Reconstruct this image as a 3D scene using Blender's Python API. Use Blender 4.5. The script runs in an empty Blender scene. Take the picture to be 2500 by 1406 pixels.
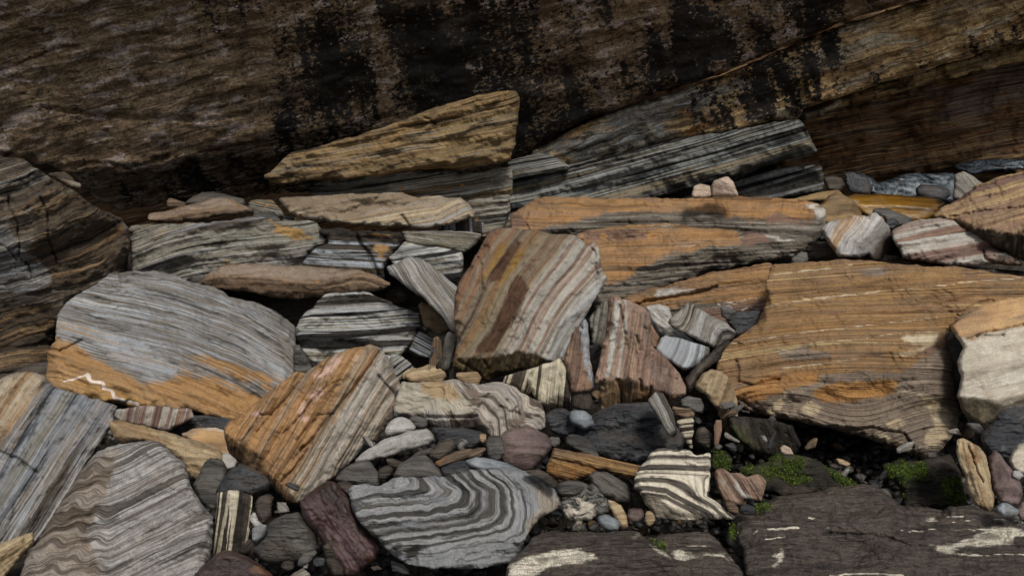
import bpy, math
import numpy as np
from mathutils import Vector

# ------------------------------------------------------------------ camera, world, sun, exposure
SC = bpy.context.scene
F = 1962.0                      # focal length in pixels of a 2500 px wide frame
PITCH = math.radians(22.0)
CAM = np.array([0.0, 0.0, 1.7])
cam_data = bpy.data.cameras.new("camera")
cam_data.sensor_width = 36.0
cam_data.lens = 36.0 * F / 2500.0
cam_data.clip_end = 500.0
cam = bpy.data.objects.new("camera", cam_data)
cam.location = CAM
cam.rotation_euler = (math.radians(90) - PITCH, 0, 0)
SC.collection.objects.link(cam)
SC.camera = cam

SUN_EL, SUN_AZ = math.radians(60), math.radians(160)     # overcast daylight from behind the camera, to the right
world = bpy.data.worlds.new("World")
SC.world = world
world.use_nodes = True
wn = world.node_tree
wn.nodes.clear()
wo = wn.nodes.new("ShaderNodeOutputWorld")
wb = wn.nodes.new("ShaderNodeBackground")
ws = wn.nodes.new("ShaderNodeTexSky")
wh = wn.nodes.new("ShaderNodeHueSaturation")
ws.sky_type = 'NISHITA'
ws.sun_disc = False
ws.sun_elevation = SUN_EL
ws.sun_rotation = SUN_AZ
ws.air_density = 1.0
ws.dust_density = 3.0
wh.inputs["Saturation"].default_value = 0.38
wb.inputs["Strength"].default_value = 0.060
wn.links.new(ws.outputs[0], wh.inputs["Color"])
wn.links.new(wh.outputs[0], wb.inputs["Color"])
wn.links.new(wb.outputs[0], wo.inputs["Surface"])
sd_ = bpy.data.lights.new("sun", 'SUN')
sd_.energy = 1.5
sd_.angle = math.radians(12)
sd_.color = (1.0, 0.95, 0.87)
sun = bpy.data.objects.new("sun", sd_)
_d = Vector((math.sin(SUN_AZ) * math.cos(SUN_EL), math.cos(SUN_AZ) * math.cos(SUN_EL), math.sin(SUN_EL)))
sun.rotation_euler = _d.to_track_quat('Z', 'Y').to_euler()
sun.location = (-3, -4, 8)
SC.collection.objects.link(sun)
SC.view_settings.view_transform = 'Standard'
SC.view_settings.look = 'None'
SC.view_settings.exposure = 0.66
SC.view_settings.gamma = 1.0
SC.render.resolution_x, SC.render.resolution_y = 1024, 575

# ------------------------------------------------------------------ geometry helpers
CR = np.array([1.0, 0, 0])
CU = np.array([0, math.sin(PITCH), math.cos(PITCH)])
CF = np.array([0, math.cos(PITCH), -math.sin(PITCH)])

def world_pt(x, y, D):
    x = np.asarray(x, float); y = np.asarray(y, float); D = np.asarray(D, float)
    return CAM + D[..., None] * (CF + ((x - 1250) / F)[..., None] * CR + ((703 - y) / F)[..., None] * CU)

def pile(y):                    # distance of the rubble surface for a sight line
    return 2.4 + (1406 - y) * 0.00345

REG = {'f': (0, 0, 1), 'c1': (0, 0, 2.929), 'c2': (600, 150, 2.929), 'c3': (1250, 0, 2.0), 'c4': (0, 350, 2.929), 'c5': (600, 450, 3.8),
       'c6': (1100, 450, 3.8), 'c7': (1600, 400, 2.778), 'd1': (0, 780, 2.246), 'd2': (450, 780, 4.394),
       'd3': (450, 1080, 4.313), 'd4': (850, 780, 4.394), 'd5': (850, 1080, 3.846), 'd6': (1300, 700, 3.905),
       'd7': (1300, 1040, 3.842), 'd8': (1800, 950, 3.083)}

def P(s):
    w = s.split()
    ox, oy, k = REG[w[0]]
    a = np.array([[float(q) for q in p.split(',')] for p in w[1:]])
    return a / k + np.array([ox, oy])

def _hash(i, j, k, seed):
    n = (i * 374761393 + j * 668265263 + k * 2147483647 + seed * 974634777) & 0xFFFFFFFF
    n = ((n ^ (n >> 13)) * 1274126177) & 0xFFFFFFFF
    n = ((n ^ (n >> 16)) * 2246822519) & 0xFFFFFFFF
    return ((n ^ (n >> 15)) & 0xFFFFFF) / float(0xFFFFFF)

def vnoise(x, y, seed=0, z=None):
    x = np.asarray(x, float); y = np.asarray(y, float)
    i = np.floor(x).astype(np.int64); j = np.floor(y).astype(np.int64)
    fx = x - i; fy = y - j
    fx = fx * fx * (3 - 2 * fx); fy = fy * fy * (3 - 2 * fy)
    a = _hash(i, j, 0, seed); b = _hash(i + 1, j, 0, seed)
    c = _hash(i, j + 1, 0, seed); d = _hash(i + 1, j + 1, 0, seed)
    return (a + (b - a) * fx) * (1 - fy) + (c + (d - c) * fx) * fy

def fbm(x, y, seed=0, oct=4, rough=0.5):
    s = 0; amp = 1; tot = 0
    for o in range(oct):
        s = s + amp * (vnoise(x * 2 ** o + 17.3 * o, y * 2 ** o - 9.1 * o, seed + o) - 0.5)
        tot += amp; amp *= rough
    return s / tot

def inside(poly, x, y):
    x1, y1 = poly[:, 0], poly[:, 1]
    x2, y2 = np.roll(x1, -1), np.roll(y1, -1)
    r = np.zeros(x.shape, bool)
    for a, b, c, d in zip(x1, y1, x2, y2):
        if b == d: continue
        m = ((b > y) != (d > y)) & (x < (c - a) * (y - b) / (d - b) + a)
        r ^= m
    return r

def dist(pts, x, y, closed=True, near=False):
    best = np.full(x.shape, 1e9); bx = np.zeros_like(x); by = np.zeros_like(x)
    n = len(pts)
    for i in range(n if closed else n - 1):
        a = pts[i]; b = pts[(i + 1) % n]; d = b - a
        L = d @ d
        if L == 0: continue
        t = np.clip(((x - a[0]) * d[0] + (y - a[1]) * d[1]) / L, 0, 1)
        px = a[0] + t * d[0]; py = a[1] + t * d[1]
        q = (x - px) ** 2 + (y - py) ** 2
        m = q < best
        best = np.where(m, q, best)
        if near: bx = np.where(m, px, bx); by = np.where(m, py, by)
    best = np.sqrt(best)
    return (best, bx, by) if near else best

def is_path(p):
    tot = np.hypot(*(p[1:] - p[:-1]).T).sum()
    return np.hypot(*(p[-1] - p[0])) / tot > 0.55

def side_dist(p, x, y):
    # signed distance to an open line whose ends run on; positive on the right hand side of its direction
    p = p.copy()
    p[0] = p[0] + (p[0] - p[1]) * 20; p[-1] = p[-1] + (p[-1] - p[-2]) * 20
    best = np.full(x.shape, 1e12); sg = np.ones(x.shape)
    for i in range(len(p) - 1):
        a = p[i]; d = p[i + 1] - a; L = d @ d
        t = np.clip(((x - a[0]) * d[0] + (y - a[1]) * d[1]) / L, 0, 1)
        q = (x - a[0] - t * d[0]) ** 2 + (y - a[1] - t * d[1]) ** 2
        perp = ((y - a[1]) * d[0] - (x - a[0]) * d[1]) / math.sqrt(L)
        m = (q < best - 1e-6) | ((q < best + 1e-6) & (np.abs(perp) > np.abs(sg * 0 + 1e9)))
        best = np.where(m, q, best); sg = np.where(m, np.sign(perp), sg)
    return np.sqrt(best) * sg

def rough_outline(p, amp, seed, step=5.0):
    out = []
    n = len(p)
    for i in range(n):
        a, b = p[i], p[(i + 1) % n]
        L = np.hypot(*(b - a)); m = max(1, int(L / step))
        for k in range(m): out.append(a + (b - a) * k / m)
    o = np.array(out)
    d1 = fbm(o[:, 0] / 27, o[:, 1] / 27, seed, 4, 0.75) * 2 * amp
    d2 = fbm(o[:, 0] / 27 + 50, o[:, 1] / 27 + 90, seed + 7, 4, 0.65) * 2 * amp
    return o + np.stack([d1, d2], 1)

def smooth_outline(p, n=2):
    for _ in range(n):
        q = np.roll(p, -1, 0)
        p = np.stack([p * 0.75 + q * 0.25, p * 0.25 + q * 0.75], 1).reshape(-1, 2)
    return p

def ellipse(cx, cy, rx, ry, rot=0, n=22, seed=0, reg='f'):
    ox, oy, k = REG[reg]
    t = np.linspace(0, 2 * math.pi, n, endpoint=False)
    rr = 1 + 0.30 * fbm(np.cos(t) * 1.5 + 5, np.sin(t) * 1.5 + 5, seed, 2) * 2
    c, s = math.cos(math.radians(rot)), math.sin(math.radians(rot))
    x = rx * np.cos(t) * rr; y = ry * np.sin(t) * rr
    return np.stack([(cx + x * c - y * s) / k + ox, (cy + x * s + y * c) / k + oy], 1)

def mesh_object(name, V, Fq, mat, attrs=None, smooth=True, loc=None):
    if loc is None: loc = V.mean(0)
    me = bpy.data.meshes.new(name)
    V = (V - loc).astype(np.float32)
    nq = len(Fq); k = Fq.shape[1]
    me.vertices.add(len(V)); me.vertices.foreach_set("co", V.ravel())
    me.loops.add(nq * k); me.loops.foreach_set("vertex_index", Fq.ravel().astype(np.int32))
    me.polygons.add(nq)
    me.polygons.foreach_set("loop_start", (np.arange(nq) * k).astype(np.int32))
    me.polygons.foreach_set("use_smooth", np.full(nq, smooth))
    me.update(calc_edges=True)
    for an, (ty, arr) in (attrs or {}).items():
        at = me.attributes.new(an, ty, 'POINT')
        at.data.foreach_set("vector" if ty == 'FLOAT_VECTOR' else "value", np.ascontiguousarray(arr, np.float32).ravel())
    me.materials.append(mat)
    o = bpy.data.objects.new(name, me)
    o.location = loc
    SC.collection.objects.link(o)
    return o

COUNT = [0]
DEPTH = {}

def rock(name, label, out, mat, tilt=45, yaw=0, cr=(), st=(0, 0), dz=0.0, D=None, T=None, r=6, rough=4.0, plate=5.0, msoft=26, q=3.2, lump=5, ledge=2.5,
         lf=1.0, masks=None, cracks=(), warp=None, dome=0, group=None, cat='rock', kind=None, seed=None, tscale=1.0, bend=0, wave=0, key=None, smooth=0, facet=0, offk=1.0, chip=30):
    """A solid stone: traced outline, a main face with its own tilt and yaw, further faces beyond creases, real thickness behind.
    cr: list of (polyline or region, slope).  st: (bedding angle on the face, how far the beds lie parallel to the face)"""
    COUNT[0] += 1
    seed = COUNT[0] * 13 if seed is None else seed
    if isinstance(out, str): out = P(out)
    if smooth: out = smooth_outline(out, smooth)
    mn, mx = out.min(0), out.max(0)
    c = (mn + mx) / 2
    xc, yb = c[0], mx[1]
    size = math.sqrt(max(1.0, (mx - mn)[0] * (mx - mn)[1]))
    rough = min(rough * (1.35 if size > 260 else 1), size / 26)
    ol = rough_outline(out, rough, seed)
    if D is None: D = float(pile(min(yb, 1440)))
    D = D + dz
    s = D / F
    A = math.tan(math.radians(yaw)); B = math.tan(math.radians(tilt) - PITCH)
    q = min(q, max(1.6, size / 16))
    gx = np.arange(mn[0] - 3, mx[0] + 3 + q, q); gy = np.arange(mn[1] - 3, mx[1] + 3 + q, q)
    X, Y = np.meshgrid(gx, gy)
    ins = inside(ol, X, Y)
    cell = ins[:-1, :-1] & ins[1:, :-1] & ins[:-1, 1:] & ins[1:, 1:]
    cnt = np.zeros(X.shape, int)
    cnt[:-1, :-1] += cell; cnt[1:, :-1] += cell; cnt[:-1, 1:] += cell; cnt[1:, 1:] += cell
    used = cnt > 0
    idx = -np.ones(X.shape, int); idx[used] = np.arange(used.sum())
    x = X[used].copy(); y = Y[used].copy()
    bd = cnt[used] < 4
    dd, nx, ny = dist(ol, x[bd], y[bd], near=True)
    x[bd] = nx; y[bd] = ny
    de = dist(ol, x, y); de[bd] = 0
    # face and creases
    wx = x + 5 * fbm(x / 28, y / 28, seed + 3, 3) * min(1, size / 150); wy = y + 5 * fbm(x / 28, y / 28, seed + 4, 3) * min(1, size / 150)
    z = A * (x - xc) + B * (yb - y)
    for item in cr:
        pts, g = item[0], item[1]
        if isinstance(pts, str): pts = P(pts)
        if len(pts) == 2:
            d = pts[1] - pts[0]; L = np.hypot(*d)
            sd = ((wy - pts[0][1]) * d[0] - (wx - pts[0][0]) * d[1]) / L
            soft = item[2] if len(item) > 2 else 3.0
            z = z + g * np.where(sd > 0, np.sqrt(sd * sd + soft * soft) - soft, 0)
        elif is_path(pts):
            sd = side_dist(pts, wx, wy)
            soft = item[2] if len(item) > 2 else 3.0
            z = z + g * np.where(sd > 0, np.sqrt(sd * sd + soft * soft) - soft, 0)
        else:
            inn = inside(pts, wx, wy)
            dp = dist(pts, wx, wy)
            z = z + g * np.where(inn, 0, np.sqrt(dp * dp + 9) - 3)
    rr = r
    if dome:
        rr = max(de.max() * 0.98, 2)
        t = 1 - np.clip(de / rr, 0, 1)
        z = z + dome * rr * (1 - np.sqrt(np.clip(1 - t * t, 0, 1)))
    else:
        rr = min(r, size / 7)
        t = 1 - np.clip(de / rr, 0, 1)
        z = z + rr * (1 - np.sqrt(np.clip(1 - t * t, 0, 1)))
    if facet:                                     # broken planes, like the chips of a split stone
        rg = np.random.RandomState(seed)
        for _ in range(int(facet)):
            an = rg.uniform(0, 2 * math.pi); px_, py_ = c + (rg.rand(2) - .5) * (mx - mn) * .55
            sd = (wx - px_) * math.cos(an) + (wy - py_) * math.sin(an)
            z = z + rg.uniform(.25, .6) * np.maximum(0, sd)
    if not dome and size > 70 and chip:           # chipped rims: uneven broken bevels along the outline
        cw = chip * min(1, size / 380) * np.clip(fbm(x / 62, y / 62, seed + 91, 3, .6) * 5 + .25, 0, 1)
        z = z + .95 * np.maximum(0, cw - de)
        cw = chip * .45 * min(1, size / 250) * np.clip(fbm(x / 22, y / 22, seed + 92, 3, .6) * 5 + .2, 0, 1)
        z = z + 1.1 * np.maximum(0, cw - de)
    lumpn = fbm(x / 95, y / 95, seed + 11, 5, 0.55)
    z = z + lump * min(1, size / 200) * 2 * lumpn
    # bedding frame
    tx = CR + A * CF; ty = -CU - B * CF
    al = math.radians(st[0]); ph = math.radians(st[1])
    d1 = math.cos(al) * tx + math.sin(al) * ty; d1 /= np.linalg.norm(d1)
    nf = np.cross(tx, ty); nf /= np.linalg.norm(nf)
    if nf @ CF > 0: nf = -nf
    pp = np.cross(nf, d1)
    if pp @ (-math.sin(al) * tx + math.cos(al) * ty) < 0: pp = -pp
    tsc = 1.0 / max(0.3, float((-math.sin(al) * tx + math.cos(al) * ty) @ pp))   # bands keep their traced width on the main face
    base = A * (x - xc) + B * (yb - y)
    off_ = (z - base) * offk                                   # how far the surface lies behind the plane of the main face
    ca = ((-math.sin(al)) * (x - c[0]) + math.cos(al) * (y - c[1])) + off_ * float(CF @ pp) * tsc
    cb = -off_ * float(CF @ nf) * tsc
    cu = math.cos(al) * (x - c[0]) + math.sin(al) * (y - c[1]) + off_ * float(CF @ d1)
    tt = (math.cos(ph) * ca + math.sin(ph) * cb) / 100
    uu = cu / 100
    v2 = (-math.sin(ph) * ca + math.cos(ph) * cb) / 100
    if bend: tt = tt + bend * (uu * uu)
    if wave: tt = tt + wave * 2 * fbm(uu * 1.1 + 3, v2 * 0.6, seed + 31, 2)
    if warp is not None: tt = warp(x, y, tt, uu)
    tt = tt * tscale
    if ledge:
        lt = tt * 100 / lf
        h = fbm(lt / 26, uu * .5, seed + 21, 2, .6) + 0.55 * fbm(lt / 8, uu * .9, seed + 22, 2, .6)
        z = z + ledge * 2.8 * h * min(1, size / 150) * np.clip(de / 4, 0.0, 1)
    if plate and not dome:
        pk = plate * min(1, size / 220)
        for fu, ft, kk, a in ((.8, 2.4, 7, 1.0), (1.1, 1.2, 5, .8)):      # thin split plates with sharp rims
            pn = fbm(uu * fu + 9 * a, tt * ft / max(.5, tscale) + 4, seed + 51 + kk, 4, .5) * kk * 2
            fl = np.floor(pn); fr = np.clip((pn - fl - .78) / .22, 0, 1)
            z = z + a * pk * (fl + fr * fr * (3 - 2 * fr))
        z = z + plate * .5 * np.abs(fbm(x / 30, y / 30, seed + 57, 4, .6)) * 2 * min(1, size / 150)
    z = z + 1.0 * fbm(x / 9, y / 9, seed + 41, 3, .6) * 2 * min(1, size / 200)
    zf = z.copy()
    for cp in cracks:
        w = 1.5
        if isinstance(cp, tuple): cp, w = cp
        if isinstance(cp, str): cp = P(cp)
        jx = x + 3.5 * fbm(x / 15, y / 15, seed + 61, 3) * 2; jy = y + 3.5 * fbm(x / 15, y / 15, seed + 62, 3) * 2
        dc = dist(cp, jx, jy, closed=False)
        w = max(w, q * .62)
        z = z + 8.0 * w * np.clip(1.3 - dc / (w * 1.5), 0, 1)
    Vf = world_pt(x, y, D + s * z)
    if T is None: T = float(np.clip(0.42 * size * s, 0.03, 0.6))
    R = max(de.max(), 1)
    sh = np.clip(de / R, 0, 1)
    bk = T * (0.45 + 0.55 * np.sqrt(1 - (1 - sh) ** 2))
    k = 0.93
    Vb = world_pt(c[0] + (x - c[0]) * k, c[1] + (y - c[1]) * k, D + s * zf + bk)
    n = len(x)
    jj, ii = np.nonzero(cell)
    a = idx[jj, ii]; b = idx[jj, ii + 1]; c2 = idx[jj + 1, ii + 1]; d2 = idx[jj + 1, ii]
    front = np.stack([a, d2, c2, b], 1)
    back = np.stack([a, b, c2, d2], 1) + n
    # side walls from boundary edges
    e = np.concatenate([front[:, [0, 1]], front[:, [1, 2]], front[:, [2, 3]], front[:, [3, 0]]])
    kf = e[:, 0] * (n + 1) + e[:, 1]; kr = e[:, 1] * (n + 1) + e[:, 0]
    be = e[~np.isin(kf, kr)]
    # an intermediate ring keeps the edge crisp
    mid = np.unique(be)
    mp = -np.ones(n, int); mp[mid] = np.arange(len(mid)) + 2 * n
    Vm = Vf[mid] * 0.9 + Vb[mid] * 0.1
    w1 = np.stack([be[:, 1], be[:, 0], mp[be[:, 0]], mp[be[:, 1]]], 1)
    w2 = np.stack([mp[be[:, 1]], mp[be[:, 0]], be[:, 0] + n, be[:, 1] + n], 1)
    Vall = np.concatenate([Vf, Vb, Vm]); Fa = np.concatenate([front, back, w1, w2])
    rs = np.random.RandomState(seed)
    off = rs.rand(3) * 40
    if kind == 'hero': off = np.zeros(3)
    sv = np.stack([tt + off[0], uu + off[1], v2 + off[2]], 1)
    svb = sv + np.array([0, 0, 1.0])
    attrs = {'strata': ('FLOAT_VECTOR', np.concatenate([sv, svb, sv[mid] + np.array([0, 0, .1])]))}
    for mk in ('m1', 'm2', 'm3'):
        polys = (masks or {}).get(mk)
        if polys is None: continue
        if not isinstance(polys, list): polys = [polys]
        m = np.zeros(n) - 1.0
        for pg in polys:
            w = 0
            if isinstance(pg, tuple): pg, w = pg       # a vein: polyline and half width
            if isinstance(pg, str): pg = P(pg)
            if w:
                jx = x + 2.5 * fbm(x / 12, y / 12, seed + 71, 3) * 2; jy = y + 2.5 * fbm(x / 12, y / 12, seed + 72, 3) * 2
                sdm = (w * (0.55 + 0.9 * vnoise(x / 20, y / 20, seed)) - dist(pg, jx, jy, closed=False)) / (w * 2)
            else:
                mx_, my_ = x, y
                if msoft > 60:
                    mx_ = x + 190 * fbm(x / 130, y / 170, seed + 81, 4, .6); my_ = y + 190 * fbm(x / 130, y / 170, seed + 82, 4, .6)
                dm = dist(pg, mx_, my_)
                sdm = np.where(inside(pg, mx_, my_), dm, -dm) / msoft
            m = np.maximum(m, np.clip(sdm, -1, 1))
        m = m * 0.5 + 0.5
        attrs[mk] = ('FLOAT', np.concatenate([m, m, m[mid]]))
    o = mesh_object(name, Vall, Fa, MAT[mat], attrs)
    if kind == 'structure': o['kind'] = 'structure'
    else:
        o['label'] = label; o['category'] = cat
    if group: o['group'] = group
    if key:
        DEPTH[key] = (x, y, Vf, de)
    return o
# ------------------------------------------------------------------ materials
def C(h, k=1.0):
    v = [int(h[i:i + 2], 16) / 255 for i in (0, 2, 4)]
    L = .3 * v[0] + .59 * v[1] + .11 * v[2]
    v = [L + (c - L) * .84 for c in v]
    return tuple([min(1, k * (c / 12.92 if c <= 0.04045 else ((c + 0.055) / 1.055) ** 2.4)) for c in v] + [1.0])

MAT = {}

class G:
    def __init__(self, name):
        self.m = bpy.data.materials.new(name); self.m.use_nodes = True
        self.nt = self.m.node_tree; self.nt.nodes.clear()
        self.out = self.nt.nodes.new("ShaderNodeOutputMaterial")
        self.b = self.nt.nodes.new("ShaderNodeBsdfPrincipled")
        self.nt.links.new(self.b.outputs[0], self.out.inputs["Surface"])
    def n(self, t, **kw):
        nd = self.nt.nodes.new(t)
        for k, v in kw.items(): setattr(nd, k, v)
        return nd
    def put(self, nd, key, v):
        if hasattr(v, 'is_output') or isinstance(v, bpy.types.NodeSocket): self.nt.links.new(v, nd.inputs[key])
        else: nd.inputs[key].default_value = v
    def attr(self, name, out='Vector'):
        return self.n("ShaderNodeAttribute", attribute_name=name).outputs[out]
    def math(self, op, a, b=0.0, c=None, clamp=False):
        nd = self.n("ShaderNodeMath", operation=op, use_clamp=clamp)
        self.put(nd, 0, a); self.put(nd, 1, b)
        if c is not None: self.put(nd, 2, c)
        return nd.outputs[0]
    def vmul(self, v, s):
        nd = self.n("ShaderNodeVectorMath", operation='MULTIPLY'); self.put(nd, 0, v); self.put(nd, 1, s); return nd.outputs[0]
    def vadd(self, v, s):
        nd = self.n("ShaderNodeVectorMath", operation='ADD'); self.put(nd, 0, v); self.put(nd, 1, s); return nd.outputs[0]
    def noise(self, v, scale=1.0, detail=3.0, rough=0.5, dist=0.0, col=False):
        nd = self.n("ShaderNodeTexNoise"); self.put(nd, "Vector", v); self.put(nd, "Scale", scale)
        self.put(nd, "Detail", detail); self.put(nd, "Roughness", rough); self.put(nd, "Distortion", dist)
        return nd.outputs["Color" if col else "Fac"]
    def ramp(self, f, stops, interp='LINEAR'):
        nd = self.n("ShaderNodeValToRGB"); cr = nd.color_ramp; cr.interpolation = interp
        while len(cr.elements) < len(stops): cr.elements.new(0.5)
        for e, (p, c) in zip(cr.elements, stops):
            e.position = p; e.color = c
        self.put(nd, 0, f); return nd.outputs[0]
    def step(self, f, a, b):
        nd = self.n("ShaderNodeMapRange", interpolation_type='SMOOTHSTEP')
        self.put(nd, 0, f); self.put(nd, 1, a); self.put(nd, 2, b); return nd.outputs[0]
    def mix(self, f, a, b, mode='MIX'):
        nd = self.n("ShaderNodeMix", data_type='RGBA', blend_type=mode)
        self.put(nd, 0, f); self.put(nd, 6, a); self.put(nd, 7, b); return nd.outputs[2]

def grey(v): return (v, v, v, 1)

def stone(name, bands, f1=3.0, f2=14.0, k2=0.4, wob=0.25, wobs=0.9, stain=None, stain_t=(0.52, 0.62), stain_s=0.8, m1=None, m2=None, m3=None,
          grain=0.35, line=0.35, linef=22.0, rough=0.85, bump=0.5, speck=0.0, spec=0.3, seq=None, seqw=0.02, m1band=0.45, lay=0.07, gs=38.0, spots=None, black=None, dirt=.38, hard=False, mblend=.8):
    """bands: colours met as the bedding noise rises;  seq: colours in the order they lie across the beds"""
    g = G(name)
    V = g.attr('strata')
    w = g.noise(g.vmul(V, (wobs * 0.5, wobs, wobs)), 1.0, 2.5, 0.5)
    w = g.math('MULTIPLY', g.math('SUBTRACT', w, 0.5), wob)
    cx = g.n("ShaderNodeCombineXYZ"); g.put(cx, 0, w)
    Vw = g.vadd(V, cx.outputs[0])
    n1 = g.noise(g.vmul(Vw, (f1, f1 * lay, f1 * lay)), 1.0, 1.0, 0.5)
    n2 = g.noise(g.vmul(Vw, (f2, f2 * lay * .4, f2 * lay * .4)), 1.0, 3.0, 0.6)
    mixn = g.math('ADD', g.math('MULTIPLY', n1, 1 - k2), g.math('MULTIPLY', n2, k2))
    nb = len(bands)
    lo, hi = 0.37, 0.63
    stops = [(lo + (hi - lo) * i / max(1, nb - 1), c) for i, c in enumerate(bands)]
    col = g.ramp(mixn, stops, 'CONSTANT' if hard else 'LINEAR')
    if seq is not None:
        sx = g.n("ShaderNodeSeparateXYZ"); g.put(sx, 0, Vw)
        t = sx.outputs[0]
        jig = g.math('MULTIPLY', g.math('SUBTRACT', n2, 0.5), seqw)
        s0, s1, sts = seq
        tn = g.math('ADD', g.math('DIVIDE', g.math('SUBTRACT', t, s0), s1 - s0), jig)
        cs = g.ramp(tn, sts)
        col = g.mix(0.9, col, cs)
    if stain is not None:
        sn = g.noise(g.vmul(V, (stain_s * 1.8, stain_s * 0.7, stain_s)), 1.0, 6.0, 0.65)
        sn = g.math('ADD', sn, g.math('MULTIPLY', g.math('SUBTRACT', n2, 0.5), 0.25))
        col = g.mix(g.math('MULTIPLY', g.step(sn, *stain_t), 0.85), col, stain)
    bm = g.math('ADD', 1 - m1band * .5, g.math('MULTIPLY', n2, m1band))
    ed = g.noise(g.vmul(V, (9.0, 2.4, 3.0)), 1.0, 5.0, 0.65)
    lk = None
    for nm, c in (('m1', m1), ('m2', m2), ('m3', m3)):
        if c is None: continue
        a = g.attr(nm, 'Fac')
        a = g.math('ADD', a, g.math('MULTIPLY', g.math('SUBTRACT', mixn, 0.5), mblend))
        f = g.step(g.math('ADD', a, g.math('MULTIPLY', g.math('SUBTRACT', ed, 0.5), 0.6)), 0.45, 0.62)
        if isinstance(c, list):
            cc = g.ramp(mixn, [(lo + (hi - lo) * i / max(1, len(c) - 1), q) for i, q in enumerate(c)])
        else:
            cc = g.mix(1.0, c, bm, 'MULTIPLY')
        col = g.mix(g.math('MULTIPLY', f, 0.93), col, cc)
        if m1band <= .2 and nm == 'm1': lk = g.math('SUBTRACT', 1.0, g.math('MULTIPLY', f, 0.75))
    if line:
        n3 = g.noise(g.vmul(Vw, (linef, linef * .014, linef * .014)), 1.0, 2.0, 0.5)
        n4 = g.noise(g.vmul(Vw, (linef * 2.6, linef * .03, linef * .03)), 1.0, 2.0, 0.5)
        dk = g.math('MAXIMUM', g.step(n3, 0.44, 0.36), g.math('MULTIPLY', g.step(n4, 0.46, 0.36), 0.75))
        if lk is not None: dk = g.math('MULTIPLY', dk, lk)
        col = g.mix(g.math('MULTIPLY', dk, min(1, line * 1.25)), col, (0.27, 0.23, 0.2, 1), 'MULTIPLY')
    if black is not None:      # lichen-black coat with round pale spots left open
        amt, ssc = black
        bn = g.noise(g.vmul(V, (0.6, 0.45, .5)), 1.0, 5.0, 0.6)
        a = g.attr('m1', 'Fac')
        fine = g.noise(g.vmul(V, (1.6, 1.0, 1.0)), 7.0, 4.0, 0.75)
        seep = g.noise(g.vmul(V, (.35, 1.7, 1.0)), 1.0, 3.0, 0.6)      # water seeps run down across the beds
        f = g.math('ADD', g.math('MULTIPLY', bn, 0.55), g.math('ADD', g.math('MULTIPLY', seep, 0.75), g.math('MULTIPLY', a, amt)))
        f = g.math('SUBTRACT', f, 0.16)
        f = g.step(g.math('ADD', f, g.math('MULTIPLY', g.math('SUBTRACT', fine, 0.5), 0.9)), 0.70, 0.80)
        vo = g.n("ShaderNodeTexVoronoi"); g.put(vo, "Vector", g.vmul(V, (1.9, 1.0, 1.0))); g.put(vo, "Scale", ssc)
        big = g.noise(V, 1.3, 4.0, 0.7)
        rr = g.math('ADD', vo.outputs["Distance"], g.math('MULTIPLY', big, 1.7))
        rr = g.math('ADD', rr, g.math('MULTIPLY', ed, 0.35))
        f = g.math('MULTIPLY', f, g.step(rr, 1.0, 1.10))
        col = g.mix(f, col, C('15110d'))
    dn = g.noise(g.vmul(V, (1.5, .7, .8)), 1.0, 6.0, 0.65)           # weathering film, stronger here and weaker there
    col = g.mix(g.math('MULTIPLY', g.step(dn, .46, .70), dirt), col, C('6f6252'))
    col = g.mix(g.math('MULTIPLY', g.step(dn, .50, .34), dirt * .7), col, C('3f362c'))
    gn = g.noise(V, gs, 4.0, 0.7)
    gn2 = g.noise(V, 6.0, 5.0, 0.6)
    gv = g.math('ADD', 1 - grain * 2.7, g.math('MULTIPLY', g.math('ADD', g.math('MULTIPLY', gn, 3.6), g.math('MULTIPLY', gn2, 1.8)), grain), None, True)
    gv = g.math('ADD', 1 - grain * 2.7, g.math('MULTIPLY', g.math('ADD', g.math('MULTIPLY', gn, 3.6), g.math('MULTIPLY', gn2, 1.8)), grain))
    gv = g.math('MAXIMUM', gv, 0.25)
    col = g.mix(1.0, col, gv, 'MULTIPLY')
    if speck:
        sp = g.noise(V, 60.0, 2.0, 0.5)
        col = g.mix(g.math('MULTIPLY', g.step(sp, 0.68, 0.74), speck), col, C('d8d2c8'))
    if spots is not None:
        vo = g.n("ShaderNodeTexVoronoi"); g.put(vo, "Vector", V); g.put(vo, "Scale", 5.0)
        sf = g.step(g.math('ADD', vo.outputs["Distance"], g.math('MULTIPLY', g.noise(V, 1.6, 3.0, .6), 1.1)), 0.66, 0.58)
        col = g.mix(g.math('MULTIPLY', sf, 0.8), col, spots)
    g.put(g.b, "Base Color", col)
    rn = g.math('ADD', rough - 0.12, g.math('MULTIPLY', gn2, 0.24))
    g.put(g.b, "Roughness", rn)
    g.b.inputs["Specular IOR Level"].default_value = spec
    h = g.math('ADD', g.math('MULTIPLY', mixn, 1.6), g.math('ADD', g.math('MULTIPLY', n2, 1.1), g.math('ADD', g.math('MULTIPLY', gn, 0.35), g.math('MULTIPLY', gn2, 0.8))))
    bp = g.n("ShaderNodeBump"); g.put(bp, "Height", h); g.put(bp, "Strength", bump); g.put(bp, "Distance", 0.018)
    g.put(g.b, "Normal", bp.outputs[0])
    MAT[name] = g.m
    return g

A_ = C
stone('cliff_flaky', [C('56432f'), C('84694a'), C('674f37'), C('967b5a'), C('77603f'), C('a78c6c'), C('5c4833')], f1=2.6, f2=9, k2=.5, lay=.4, wob=.25, wobs=1.4, stain=C('b5a195'), stain_t=(.55, .60), stain_s=1.9, grain=.85, gs=16.0, line=.45, linef=14, bump=.45, black=(.52, 6.5), rough=.75, dirt=.25)

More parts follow.
